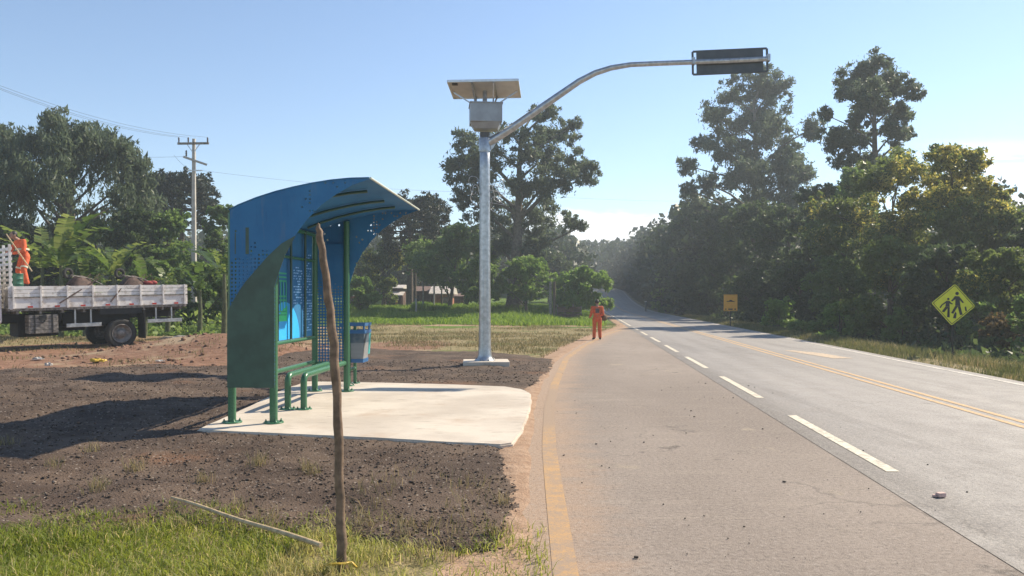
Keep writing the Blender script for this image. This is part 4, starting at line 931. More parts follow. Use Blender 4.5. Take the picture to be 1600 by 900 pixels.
def bin_print():
    t = NT('bin_print'); s = t.sep(t.obj()); z = s[2]; n = t.noise(t.obj(), 7, 3)
    c = t.mix(t.ss(n, .4, .6), (.05, .085, .12), (.11, .14, .165)); fine = t.math('SINE', t.math('MULTIPLY', z, 260)); lines = t.math('MULTIPLY', t.math('GREATER_THAN', fine, .2), t.ss(z, .80, .78))
    c = t.mix(t.ss(z, .82, .78), c, (.30, .30, .30)); c = t.mix(t.math('MULTIPLY', lines, .5), c, (.10, .11, .14)); c = t.mix(t.ss(t.math('ADD', z, t.math('MULTIPLY', n, .1)), .60, .52), c, (.42, .36, .28))
    return t.done(t.pbsdf(c, .5))
MAT['bin_print'] = bin_print()
bin_()

# ------------------------------------------------------------------ solar street light
def lamp():
    Y = 19.5; X = gx(757.5, Y); root = tag(empty('solar_street_lamp', (X, Y, .0)), 'galvanised solar powered lamp post with a long bent arm on a square footing', 'street lamp')
    MB().box((.03, 0, .045), (1.16, .95, .15), .06, bev=.012).build('footing', MAT['concrete'], root)
    g = MAT['galv']; H = 5.9
    prof = [(.235, .13), (.225, .145), (.20, .16), (.175, .26), (.158, .5), (.150, 1.2), (.130, 5.0), (.126, H), (0, H)]
    po = MB().lathe((0, 0, 0), prof, 20).build('pole', g, root)
    bp = MB().lathe((0, 0, .12), [(.0, .016), (.26, .016), (.265, .012), (.265, 0), (0, 0)], 20)
    for a in range(6): bp.lathe((.225*math.cos(a*1.047), .225*math.sin(a*1.047), .13), [(.02, 0), (.02, .035), (.010, .035), (.010, .06), (0, .06)], 6)
    bp.build('base_plate', g, po)
    # box on top
    bz = 6.02; bm_ = MB(); w, dp, h = .80, .66, .48
    bm_.box((.02, 0, bz+.15+h/2-.05), (w, dp, h), .10, bev=.012)
    V = [(-.36, -.30, bz+.10), (.40, -.30, bz+.10), (.40, .30, bz+.10), (-.36, .30, bz+.10), (-.27, -.2, bz-.05), (.33, -.2, bz-.05), (.33, .2, bz-.05), (-.27, .2, bz-.05)]
    bm_.add(V, [(0, 4, 5, 1), (1, 5, 6, 2), (2, 6, 7, 3), (3, 7, 4, 0), (4, 7, 6, 5), (0, 1, 2, 3)]); bx = bm_.build('battery_box', MAT['grey_box'], root)
    MB().box((.02, 0, bz+.575), (.84, .70, .03), .10, bev=.006).build('box_lid', MAT['grey_box'], bx)
    # panel, seen from below, tilted towards the sun ahead
    pt = Matrix.Translation((.0, .15, 7.06)) @ Matrix.Rotation(math.radians(-4), 4, 'Z') @ Matrix.Rotation(math.radians(-7), 4, 'X')
    R = pt.to_3x3(); o = pt.translation
    pnl = MB().box(o, (1.76, 1.10, .035), M=R).build('solar_panel', [MAT['pv_back']], root)
    MB().box(o+R @ Vector((0, 0, .021)), (1.70, 1.04, .006), M=R).build('cell_sheet', MAT['pv_cell'], pnl)
    fr = MB()
    for a, b in (((-.88, -.55), (.88, -.55)), ((.88, -.55), (.88, .55)), ((.88, .55), (-.88, .55)), ((-.88, .55), (-.88, -.55))): fr.beam(o+R @ Vector((*a, -.012)), o+R @ Vector((*b, -.012)), .035, .06)
    fr.build('panel_frame', MAT['alu'], pnl)
    MB().box(o+R @ Vector((-.72, -.40, -.03)), (.14, .10, .03), M=R).build('junction_box', MAT['sign_black'], pnl)
    br = MB()
    for x in (-.28, .27): br.beam(o+R @ Vector((x, -.54, -.04)), o+R @ Vector((x, .54, -.04)), .045, .04); br.beam(o+R @ Vector((x, -.5, -.06)), (x*.8, -.12, bz+.58), .035, .035); br.beam(o+R @ Vector((x, .45, -.06)), (x*.8, .15, bz+.58), .035, .035)
    for sx in (-1, 1): br.beam(o+R @ Vector((sx*.82, .1, -.04)), (sx*.26, .05, bz+.58), .035, .035)
    br.tube([(0, .02, bz+.64), (0, .10, 6.98)], .06, 10); br.build('panel_bracket', g, root)
    # arm
    aY = lambda x: -.085*x; k = Y/F
    pa = [(778, 214), (800, 200), (840, 172), (876, 147), (905, 127), (930, 114), (955, 106), (985, 101), (1030, 99), (1085, 97), (1140, 95), (1198, 92)]
    pts = []
    for px, py in pa:
        x = None; yy = Y
        for _ in range(4): xw = gx(px, yy)-X; yy = Y+aY(xw)
        pts.append((xw, yy-Y, CAMH+(HOR-py)/F*yy))
    arm = MB().tube([(0.02, 0, 5.52)]+pts, [.10, .095]+[.095-.038*min(1, i/8) for i in range(1, len(pts)-0)]+[], 14).build('arm', g, root) if False else None
    n = len(pts); arm = MB().tube([(.05, 0, pts[0][2]-.16)]+pts, [.105]+[.102-.040*min(1, i/7) for i in range(n)], 14).build('arm', g, root)
    gs = MB(); gs.prism([(.05, 5.35), (.22, 5.52), (.40, 5.86), (.10, 5.88), (.05, 5.8)], (0, .012, 0), (1, 0, 0), (0, 0, 1), .024); gs.lathe((0, 0, 5.42), [(.15, 0), (.15, .34), (.13, .36), (.13, -.02)], 18); gs.build('arm_socket', g, root)
    # luminous sign, seen from behind, hung on the arm
    a = Vector(pts[-3]); b = Vector(pts[-1]); u = (b-a).normalized(); nrm = Vector((.085, 1, 0)).normalized(); up = u.cross(nrm); up = -up if up.z < 0 else up
    c = a.lerp(b, .5)+nrm*.10; L = (b-a).length
    def bxs(name, cu, cv, cn, du, dv, dn, mat, par): return MB().box(c+u*cu+up*cv+nrm*cn, (du, dn, dv), M=Matrix((u, nrm, up)).transposed(), bev=.006).build(name, mat, par)
    sg = bxs('light_panel', 0, -.005, 0, 1.62, .55, .07, MAT['steel_dark'], root)
    for v in (.285, -.285): bxs('frame_bar', 0, v, -.015, 1.80, .045, .05, MAT['steel_dark'], sg)
    for s in (-.905, .905): bxs('frame_bar', s, 0, -.015, .05, .56, .05, MAT['steel_dark'], sg)
    for s in (-.90, .915): bxs('clamp', s, .02, -.10, .07, .17, .16, MAT['galv'], sg)
    # loose wires
    for j, (cx, cz, rx, rz_, yo) in enumerate(((-.28, 4.55, .10, .28, -.12), (.34, 4.35, .14, .24, -.1), (.30, 4.05, .16, .18, -.15), (-.22, 4.3, .12, .22, -.13), (.42, 4.5, .08, .20, .05))):
        rr = random.Random(j); pp = [(cx+rx*math.cos(t)*(1+.3*math.sin(3*t+j)), yo+.06*math.sin(2*t), cz+rz_*math.sin(t)*(1+.2*math.cos(2*t+j))) for t in np.linspace(0, 5.7, 26)]
        MB().tube([(math.copysign(.13, cx), yo*.3, cz+rz_*.4)]+pp, .008, 5, 0, False).build('loose_wire', MAT['pale_wire'] if j % 2 else MAT['galv'], root)
lamp()

# ------------------------------------------------------------------ sticks
def sticks():
    pts = [(535.5, 900, 5.2), (534, 850, 4.8), (531, 760, 4.8), (527, 640, 4.8), (522, 540, 4.8), (514, 470, 4.8), (504, 400, 4.8), (499, 362, 4.8), (496.5, 349, 4.8)]
    P = [at(px, py, 4.82) for px, py, _ in pts]; b = P[1]; base = Vector((P[0].x, 4.82, -.08)); P[0] = base
    rs = [.034, .031, .030, .0285, .027, .0265, .025, .021, .006]; P2 = []; R2 = []
    for i in range(len(P)-1):
        for k in range(5):
            t = k/5; q = P[i].lerp(P[i+1], t); w = .004*math.sin(i*2.1+k*1.3); P2.append(q+Vector((w, w*.6, 0))); R2.append((rs[i]*(1-t)+rs[i+1]*t)*(1+.07*math.sin(i*1.7+k*.9)))
    P2.append(P[-1]); R2.append(rs[-1]); loc = base.copy(); loc.z = 0
    o = MB().tube([p-loc for p in P2], R2, 12).build('wooden_stake', MAT['stick'], None, loc); tag(o, 'tall crooked wooden stake with a sharpened tip standing in the grass', 'stake')
    ty = MB(); ty.tube([(-.10, -.03, .05), (-.04, -.05, .062), (.03, -.035, .06), (.05, 0, .055), (.06, .02, .05), (.10, -.02, .03)], .008, 6)
    t = ty.build('ribbon', MAT['yellow_cloth'], None, (base.x, 4.78, .0)); tag(t, 'scrap of yellow ribbon at the foot of the upright stake', 'ribbon')
    a = Vector((gx(268, 6.15), 6.15, .075)); b = Vector((gx(502, 5.0), 5.0, .06)); Q = [a.lerp(b, i/10)+Vector((0, .004*math.sin(i*1.1), .03+.004*math.sin(i*.9))) for i in range(11)]
    o = MB().tube([q-a for q in Q], [.010]+[.013+.006*i/10 for i in range(9)]+[.018], 8).build('fallen_stick', MAT['cut_wood'], None, a); tag(o, 'long pale stick lying from the gravel into the foreground grass', 'stick')
sticks()

# ------------------------------------------------------------------ road signs
def signs():
    # amber advance sign
    Y = 47.; c = at(1141.5, 473, Y); g = float(hz(c.x, Y)); root = tag(empty('warning_sign', (c.x, Y, g)), 'amber rectangular road hump sign with a dark symbol before the wood', 'road sign')
    zc = c.z-g; w, h = .84, 1.02
    bd = MB().box((0, 0, zc), (w, .02, h), bev=.004).build('sign_face', MAT['sign_amber'], root)
    mk = MB(); o = (0, -.0115, zc); ux, uy = (1, 0, 0), (0, 0, 1)
    hump = [(-.24, .06), (-.24, .10), (-.10, .115), (-.04, .17), (.05, .17), (.12, .11), (.24, .09), (.24, .055)]
    mk.prism(hump, o, ux, uy, .002); mk.build('symbol', MAT['sign_black'], bd); mk = MB()
    for a, b in ((-.33, -.26), (-.15, .13), (.23, .33)): mk.prism([(a, -.43), (b, -.43), (b, -.36), (a, -.36)], o, ux, uy, .002)
    mk.build('distance_text', MAT['sign_black'], bd)
    for z in (h/2-.03, -h/2+.03): MB().prism([(-w/2+.02, z-.008), (w/2-.02, z-.008), (w/2-.02, z+.008), (-w/2+.02, z+.008)], o, ux, uy, .0015).build('border', MAT['sign_black'], bd)
    MB().beam((0, .05, -.2), (0, .05, zc+.4), .055, .055).build('post', MAT['sign_black'], root)
    # school crossing diamond
    Y = 23.; c = at(1489.5, 476, Y); g = float(hz(c.x, Y)); root = tag(empty('crossing_sign', (c.x, Y, g), -.10), 'yellow green diamond school crossing sign with two black walking figures, leaning', 'road sign')
    zc = c.z-g; s = .445; rot = math.radians(45-4.5); ux = Vector((math.cos(rot), 0, math.sin(rot))); uy = Vector((-math.sin(rot), 0, math.cos(rot)))
    def rr_(q, rad=.06): 
        out = []
        for i, (sx, sy) in enumerate(((1, 1), (-1, 1), (-1, -1), (1, -1))):
            for t in np.linspace(i*math.pi/2, (i+1)*math.pi/2, 6): out.append((sx*(q-rad)+rad*math.cos(t), sy*(q-rad)+rad*math.sin(t)))
        return out
    fc = MB().prism(rr_(s), (0, 0, zc), ux, uy, .006).build('sign_face', MAT['sign_yellow'], root)
    pl = MB().prism(rr_(s+.002), (0, .004, zc), ux, uy, .003).build('sign_back', MAT['sign_back'], root)
    bd = MB(); a, b = rr_(s-.025, .045), rr_(s-.043, .035); n = len(a); o = Vector((0, -.0075, zc)); f = lambda p: o+ux*p[0]+uy*p[1]
    bd.add([f(p) for p in a]+[f(p) for p in b], [(i, n+i, n+(i+1) % n, (i+1) % n) for i in range(n)]); bd.build('border', MAT['sign_black'], fc)
    # figures, drawn upright and rotated a little with the sheet; units metres about the sign's centre
    tl = math.radians(-4.5); wx = Vector((math.cos(tl), 0, math.sin(tl))); wz = Vector((-math.sin(tl), 0, math.cos(tl)))
    k = .00190; fg = MB(); o2 = Vector((0, -.0085, zc))
    def P(l): return [((x-490)*k, (455-y)*k) for x, y in l]
    def poly(l): fg.prism(P(l), o2, wx, wz, .002)
    def disc(x, y, r): fg.prism([((x-490)*k+r*k*math.cos(t), (455-y)*k+r*k*math.sin(t)) for t in np.linspace(0, 6.283, 16)[:-1]], o2, wx, wz, .002)
    disc(531, 275, 27); poly([(500, 318), (565, 318), (590, 345), (645, 410), (625, 420), (578, 375), (596, 470), (518, 470), (512, 370), (468, 408), (448, 396), (478, 360)])
    poly([(518, 472), (596, 472), (640, 600), (600, 612), (556, 480), (500, 600), (466, 588)]); poly([(530, 560), (548, 590), (545, 668), (500, 668), (510, 610)])
    disc(407, 372, 19); poly([(385, 400), (430, 400), (450, 425), (480, 440), (470, 455), (430, 440), (438, 495), (372, 495), (375, 440), (325, 480), (305, 525), (283, 515), (310, 470)])
    poly([(372, 497), (438, 497), (450, 660), (410, 660), (408, 520), (360, 588), (325, 575)]); poly([(660, 475), (682, 470), (700, 540), (676, 545)])
    fg.build('walking_figures', MAT['sign_black'], fc)
    MB().beam((0, .045, -.3), (0, .045, zc+.3), .045, .045).build('post', MAT['rubber'], root)
    # marker post far along the verge
    Y = 96.; X = gx(1009, Y); o = MB().box((0, 0, .55), (.22, .22, 1.3), bev=.02).box((0, 0, 1.25), (.23, .23, .12), mi=1).build('marker_post', [MAT['sign_back'], MAT['white_reflector']], None, (X, Y, float(hz(X, Y)))); tag(o, 'dark stubby marker post beside the far road', 'post')
signs()

# ------------------------------------------------------------------ utility pole and wires
def utility():
    Y = 45.; b = at(303, 460, Y); X = b.x; g = float(hz(X, Y)); root = tag(empty('utility_pole', (X, Y, g)), 'pale concrete utility pole with two crossarms behind the truck', 'utility pole')
    H = at(306, 217, Y).z-g; m = MB(); V = []
    for z, w, d in ((-.3, .15, .12), (H, .075, .07)): V += [(-w, -d, z), (w, -d, z), (w, d, z), (-w, d, z)]
    m.add(V, [(0, 1, 5, 4), (1, 2, 6, 5), (2, 3, 7, 6), (3, 0, 4, 7), (4, 5, 6, 7)]); m.build('pole', MAT['conc_pole'], root)
    z1 = at(306, 225, Y).z-g; z2 = at(300, 250, Y).z-g; z3 = at(300, 267, Y).z-g
    ca = MB().beam((-.90, -.12, z1), (.92, -.12, z1+.02), .10, .12).build('crossarm', MAT['grey_wood'], root)
    MB().beam((-.35, -.13, z1-.04), (-.02, -.13, z1-.5), .03, .04).beam((.38, -.13, z1-.04), (.06, -.13, z1-.5), .03, .04).build('crossarm_brace', MAT['galv'], root)
    for x in (-.83, -.28, .85): MB().lathe((x, -.12, z1+.06), [(.02, 0), (.05, .06), (.035, .10), (.055, .14), (.04, .19), (.055, .23), (.03, .30), (0, .31)], 8).build('insulator', MAT['porcelain'], ca)
    cb = MB().beam((-.45, -.40, z2+.12), (.62, .35, z2-.22), .10, .11, up=(0, 0, 1)).build('crossarm', MAT['conc_pole'], root)
    MB().lathe((-.32, -.30, z2+.15), [(.02, 0), (.06, .06), (.04, .11), (.06, .16), (.04, .22), (.06, .27), (.03, .36), (0, .37)], 8).build('insulator', MAT['porcelain'], cb)
    MB().beam((-.35, -.14, z3), (.55, -.14, z3), .05, .07).build('bracket', MAT['galv'], root)
    def wire(a, b, sag, lab, n=24):
        a = Vector(a); b = Vector(b); P = [a.lerp(b, t)-Vector((0, 0, sag*4*t*(1-t))) for t in np.linspace(0, 1, n)]
        tag(MB().tube([p-a for p in P], .0065, 5).build('power_line', MAT['wire'], None, a), lab, 'power line', 'wires on the utility pole')
    O = Vector((X, Y, g))
    for x, lab in ((-.83, 'thin wire running up left from the outermost left insulator'), (-.28, 'thin wire running up left from the inner insulator'), (.85, 'thin wire running up left from the right insulator')):
        wire(O+Vector((x, -.12, z1+.37)), at(-260+x*20, 20+x*10, 26), .8, lab)
    wire(O+Vector((-.45, -.42, z2+.12)), at(-150, 205, 44), .5, 'wire leaving the lower crossarm towards the weeping tree')
    wire(O+Vector((.5, -.14, z3)), at(760, 300, 60), .3, 'wire running right from the pole above the shelter roof')
    wire(at(760, 300, 60), at(1180, 312, 90), .4, 'wire crossing the sky between lamp post and the right hand wood')
    wire(O+Vector((-.05, -.1, z3)), O+Vector((-.95, -.5, z2+.20)), .12, 'short slack jumper wire at the crossarms')
utility()

# ------------------------------------------------------------------ houses and posts in the background
def houses():
    def house(px0, px1, pyb, pye, Y, depth, label, roofm, wallm, rise_=.5, ov=.3):
        a = gx(px0, Y); b = gx(px1, Y); g = float(hz((a+b)/2, Y)); h = at(0, pye, Y).z-g; w = b-a
        root = tag(empty('house', ((a+b)/2, Y, g)), label, 'house')
        MB().box((0, depth/2, h/2-.2), (w, depth, h+.4)).build('wall', wallm, root)
        m = MB(); x0, x1 = -w/2-ov, w/2+ov; y0, y1 = -ov, depth+ov; zz = h+.02
        m.add([(x0, y0, zz), (x1, y0, zz), (x1, y1, zz), (x0, y1, zz), (x0, depth/2, zz+rise_), (x1, depth/2, zz+rise_), (x0, y0, zz-.07), (x1, y0, zz-.07), (x1, y1, zz-.07), (x0, y1, zz-.07)], [(0, 1, 5, 4), (3, 4, 5, 2), (0, 4, 3), (1, 2, 5), (6, 7, 1, 0), (7, 8, 2, 1), (8, 9, 3, 2), (9, 6, 0, 3), (6, 9, 8, 7)])
        m.build('roof', roofm, root); return root, w, h, depth
    def opening(root, x, z, w, h, name, fm=None):
        f = MB()
        for s in (-1, 1): f.box((x+s*w/2, -.02, z), (.07, .07, h+.07))
        for s in (-1, 1): f.box((x, -.02, z+s*h/2), (w+.07, .068, .07))
        fr = f.build(name, fm or MAT['dark_plank'], root); MB().box((x, .005, z), (w-.06, .03, h-.06)).build('pane' if name == 'window' else 'leaf', MAT['glass_dark'], fr)
    r, w, h, d = house(600, 626, 470, 450, 80, 4, 'small brick house with pale roof left of the araucaria trunk', MAT['roof_sheet'], MAT['dark_plank'], .35)
    p = MB()
    p.add([(-w*.05, -1.5, h*.62), (w*.75, -1.5, h*.60), (w*.75, 0, h*.80), (-w*.05, 0, h*.80), (-w*.05, -1.5, h*.58), (w*.75, -1.5, h*.56), (w*.75, 0, h*.76), (-w*.05, 0, h*.76)], [(0, 1, 2, 3), (4, 7, 6, 5), (0, 4, 5, 1), (1, 5, 6, 2), (3, 7, 4, 0)]); p.build('porch_roof', MAT['roof_sheet'], r)
    for x in (.0, .35, .68): MB().box((w*x, -1.35, h*.29), (.2, .2, h*.58)).build('porch_post', MAT['brick'], r)
    opening(r, w*.2, h*.35, .8, h*.6, 'door')
    r, w, h, d = house(676, 704, 472, 459, 74, 4.5, 'brick house with patched pale roof behind the thin posts', MAT['roof_sheet'], MAT['brick'], .75, .35); opening(r, w*.2, h*.5, .6, .6, 'window')
    r, w, h, d = house(640, 674, 474, 455, 76, 4, 'dark plank house between the araucaria trunk and the patched roof', MAT['roof_tile'], MAT['dark_plank'], .5); opening(r, -w*.2, h*.4, .7, h*.7, 'door')
    r, w, h, d = house(543, 556, 478, 462, 78, 4, 'red brick house corner peeping past the shelter', MAT['roof_sheet'], MAT['brick'], .3); opening(r, 0, h*.5, .5, .5, 'window')
    r, w, h, d = house(706, 724, 472, 463, 80, 4, 'low dark shed right of the patched roof house', MAT['roof_tile'], MAT['dark_plank'], .3); opening(r, 0, h*.4, .6, h*.6, 'door')
    r, w, h, d = house(802, 826, 472, 465, 72, 3, 'low hut with a rounded dull roof right of the lamp post', MAT['roof_tile'], MAT['plaster'], .45); opening(r, 0, h*.5, .5, .4, 'window')
    for px, y0, y1, Y, m, lab in ((650, 482, 466, 64, 'conc_pole', 'short pale post in the meadow, leftmost of the thin posts'), (661, 480, 436, 66, 'grey_wood', 'thin grey post in the meadow left of the pale tall one'), (678, 481, 426, 66, 'conc_pole', 'tallest pale post in the meadow before the patched roof house'), (690, 476, 452, 68, 'bark', 'dark thin post in front of the patched roof'), (648, 478, 385, 70, 'bark', 'tall dark pole beside the araucaria trunk')):
        a = at(px, y1, Y); g = float(hz(a.x, Y)); o = MB().tube([(0, 0, -.2), (.02, 0, (a.z-g)*.5), (0, 0, a.z-g)], [.075 if 'tall dark' not in lab else .15, .07 if 'tall dark' not in lab else .13, .06 if 'tall dark' not in lab else .1], 8).build('wooden_post', MAT[m], None, (a.x, Y, g)); tag(o, lab, 'post', 'thin posts in the meadow')
    # wooden posts and gate at the field corner
    for px, lab in ((860, 'left one of the two wooden posts beside the round bright tree'), (866, 'right one of the two wooden posts beside the round bright tree')):
        Y = 57.; a = at(px, 440, Y); g = float(hz(a.x, Y)); tag(MB().tube([(0, 0, -.2), (0, 0, a.z-g)], [.12, .10], 8).build('wooden_post', MAT['bark'] if px == 866 else MAT['grey_wood'], None, (a.x, Y, g)), lab, 'post', 'gate posts by the round tree')
    Y = 58.; a = at(871, 478, Y); b = at(908, 484, Y); g = float(hz(a.x, Y)); root = tag(empty('board_fence', (a.x, Y, g)), 'low dark board fence under the round bright tree', 'fence')
    w = b.x-a.x
    for i in range(4): MB().box((w*i/3, 0, .45), (.10, .10, 1.2)).build('post', MAT['grey_wood'], root)
    MB().box((w/2, -.06, .62), (w, .03, .42)).box((w/2, -.06, .18), (w, .03, .28)).build('boards', MAT['dark_plank'], root)
    # pale wall of a building through the trees at the far right
    Y = 46.; a = at(1583, 383, Y); g = float(hz(a.x, Y)); root = tag(empty('building', (a.x, Y, g)), 'pale building glimpsed through leaves at the right edge', 'building'); h = a.z-g+.5
    MB().box((.6, 1.6, h/2-.3), (3.2, 3, h+.6)).build('wall', MAT['plaster'], root); MB().box((.6, 1.6, h+.08), (3.7, 3.5, .16)).build('roof', MAT['roof_sheet'], root)
    f = MB().box((.2, .08, h-.9), (.9, .06, .8)).build('window', MAT['dark_plank'], root); MB().box((.2, .045, h-.9), (.75, .03, .65)).build('pane', MAT['glass_dark'], f)
houses()

# ------------------------------------------------------------------ flatbed truck
TF = Vector((-.70, -.714)).normalized()            # towards the cab
def truck():
    P0 = Vector((-13.1, 29.8)); rz = math.atan2(TF.y, TF.x); g = 0.0
    # local: +x to the cab, -y ... the side facing the photo is +y after rotation check
    root = tag(empty('flatbed_truck', (P0.x, P0.y, g), rz), 'white sided flatbed truck parked on the red dirt, cab outside the photo', 'truck')
    root.rotation_euler = Euler((0, math.radians(1.3), rz), 'XYZ'); root.location.z = .24
    S = 1                                            # photo side is local +y
    wh, ch = MAT['truck_white'], MAT['chassis']; L = 5.75; zf = 1.22
    n_out = 0.0
    def side(y, sgn, nm):
        m = MB(); m.beam((0, y, zf+.20), (L, y, zf+.20), .035, .34); 
        for z in (zf+.46, zf+.58, zf+.70): m.beam((0, y, z), (L, y, z), .035, .105)
        sp = m.build(nm, wh, root); m = MB(); m.beam((0, y+sgn*.03, zf+.385), (L, y+sgn*.03, zf+.385), .045, .035); m.build('side_rail', MAT['grey_wood'], sp)
        for i in range(8):
            x = .08+i*.79; MB().beam((x, y+sgn*.035, zf+.02), (x, y+sgn*.035, zf+.77), .06, .05, up=(1, 0, 0)).build('stake_post', wh, sp)
        for i in range(7):
            x = .08+i*.79+.24; r = MB().box((x, y+sgn*.022, zf+.075), (.30, .012, .055)); r.v and None
            r.m = [0]*len(r.m); a = r.build('reflector', MAT['white_reflector'], sp); MB().box((x+.075, y+sgn*.030, zf+.075), (.15, .006, .056)).build('red_strip', MAT['red_reflector'], a)
        return sp
    side(1.2, 1, 'side_board'); side(-1.2, -1, 'side_board')
    tb = MB().beam((-.02, -1.2, zf+.20), (-.02, 1.2, zf+.20), .035, .34)
    for z in (zf+.46, zf+.58, zf+.70): tb.beam((-.02, -1.2, z), (-.02, 1.2, z), .035, .105)
    tb.build('tailgate', wh, root)
    bed = MB().box((L/2, 0, zf-.02), (L, 2.38, .08))
    for i in range(9): bed.beam((.2+i*.66, -1.15, zf-.11), (.2+i*.66, 1.15, zf-.11), .07, .10)
    bed.build('bed_floor', MAT['grey_wood'], root)
    fr = MB()
    for y in (-.42, .42): fr.beam((.15, y, zf-.30), (L+1.6, y, zf-.30), .09, .26)
    for x in (.5, 1.4, 3.2, 4.6, 5.4): fr.beam((x, -.4, zf-.30), (x, .4, zf-.30), .08, .16)
    fr.beam((2.3, -.95, .36), (2.3, .95, .36), .16, .16); fr.tube([(3.2, .2, .8), (6.5, .1, .8)], .07, 8); fr.box((3.9, -.55, .70), (1.6, .9, .62), bev=.04); fr.box((2.9, .2, .82), (2.2, .7, .5), bev=.04); fr.box((4.7, -.2, .62), (1.2, 1.2, .7), bev=.05)  # wide black boxes added among the frame to stand in for underbody shade
    fr.build('chassis_frame_dark_fill', ch, root)
    # headboard
    hb = MB()
    for k in range(12): hb.beam((L-.12, -1.2, zf+.12+k*.17), (L-.12, 1.2, zf+.12+k*.17), .04, .09)
    for y in (-1.18, -.4, .4, 1.18): hb.beam((L-.08, y, zf), (L-.08, y, zf+2.12), .07, .07, up=(1, 0, 0))
    hb.build('headboard', wh, root)
    # rear wheels
    for y in (1.02, -1.02):
        w = empty('rear_wheel', (2.3, y, .26)); w.parent = root; s = 1 if y > 0 else -1; R = .52
        prof = [(.30, -.13), (.44, -.15), (R-.03, -.135), (R, -.09), (R, .09), (R-.03, .135), (.44, .15), (.32, .12), (.30, .06)]
        MB().lathe((0, 0, 0), prof, 32, axis=(0, s, 0)).build('tyre', MAT['rubber'], w)
        MB().lathe((0, 0, 0), [(.315, .12), (.335, .135), (.315, .14), (.29, .10), (.24, .03), (.15, .02), (.15, .11), (.09, .13), (0, .13)], 28, axis=(0, s, 0)).build('rim', MAT['rim'], w)
        mf = MB().box((1.56, y-.02*s, .56), (.03, .66, 1.02)); mf.build('mudflap', MAT['rubber'], root)
        MB().beam((1.6, y+.12*s, 1.06), (3.0, y+.12*s, 1.06), .04, .20).build('wheel_guard', ch, root)
    # side guards and their hangers
    for x0, x1 in ((2.95, 4.05), (.15, 1.4)):
        z = .62 if x0 > 2 else .66
        sg = MB().beam((x0, 1.10, z), (x1, 1.10, z), .05, .13, bev=.008).build('side_guard', MAT['galv'], root)
        for t in (.3, .75): MB().beam((x0+(x1-x0)*t, 1.08, z), (x0+(x1-x0)*t, 1.08, zf-.05), .05, .05, up=(1, 0, 0)).build('hanger', MAT['galv'], sg)
    MB().beam((.22, -1.1, .66), (.22, 1.1, .66), .10, .14).build('under_run_bar', ch, root)
    # tool box
    tbx = MB()
    for k in range(5): tbx.box((4.75, .95, .46+k*.125), (.86, .5, .115), bev=.006)
    t = tbx.build('tool_box', MAT['grey_wood'], root)
    for x in (4.5, 5.02): MB().box((x, 1.205, .72), (.05, .02, .60)).build('strap', ch, t)
    MB().box((4.78, 1.21, .92), (.22, .04, .16)).lathe((4.78, 1.22, .82), [(.07, -.02), (.07, .02), (.04, .02), (.04, -.02)], 12, axis=(0, 1, 0)).build('latch', ch, t)
    # cab, mostly outside the picture
    cb = MB().box((L+1.0, 0, 1.75), (1.7, 2.3, 2.0), bev=.10); cab = cb.build('cab', wh, root); MB().box((L+1.2, 1.155, 2.2), (.8, .02, .6)).build('window', MAT['glass_dark'], cab)
    fw = empty('front_wheel', (L+1.0, 1.02, .26)); fw.parent = root
    MB().lathe((0, 0, 0), [(.30, -.13), (.44, -.15), (.49, -.135), (.52, -.09), (.52, .09), (.49, .135), (.44, .15), (.30, .12)], 28, axis=(0, 1, 0)).build('tyre', MAT['rubber'], fw)
    MB().lathe((0, 0, 0), [(.31, .12), (.29, .08), (.15, .05), (.15, .12), (0, .13)], 24, axis=(0, 1, 0)).build('rim', MAT['rim'], fw)
    return root
TRUCK = truck()
bpy.context.view_layer.update()
TW = TRUCK.matrix_world.copy()
def onbed(x, y, z=0.0): return TW @ Vector((x, y, 1.24+z))

# load on the truck bed
def barrow(x, y, lab, rot):
    root = tag(empty('wheelbarrow', onbed(x, y, .62), math.atan2(TF.y, TF.x)+rot), lab, 'wheelbarrow', 'wheelbarrows loaded on the truck')
    root.rotation_euler = Euler((0, math.radians(-20), math.atan2(TF.y, TF.x)+rot), 'XYZ')
    t = MB(); V = []; n = 14
    for k, (rx, ry, z) in enumerate(((.46, .34, .0), (.40, .30, .18), (.30, .22, .36), (.16, .12, .45))):
        for j in range(n): a = 6.283*j/n; V.append((rx*math.copysign(abs(math.cos(a))**.7, math.cos(a)), ry*math.copysign(abs(math.sin(a))**.7, math.sin(a)), z))
    t.add(V, [(i*n+j, i*n+(j+1) % n, (i+1)*n+(j+1) % n, (i+1)*n+j) for i in range(3) for j in range(n)]+[tuple(range(3*n, 4*n))], 0, True); t.build('tray', MAT['rust'], root)
    for s in (-1, 1): MB().tube([(.55, s*.08, .30), (-.1, s*.24, .42), (-.75, s*.30, .36), (-.95, s*.30, .30)], .022, 8).build('handle', MAT['grey_wood'], root)
    w = MB().lathe((.62, 0, .34), [(.10, -.04), (.18, -.045), (.20, 0), (.18, .045), (.10, .04), (.10, -.04)], 18, axis=(0, 1, 0)); w.build('wheel', MAT['rubber'], root)
    for s in (-1, 1): MB().tube([(-.2, s*.2, .42), (-.38, s*.22, .72), (-.5, s*.22, .46)], .014, 6).build('stand', MAT['rust'], root)
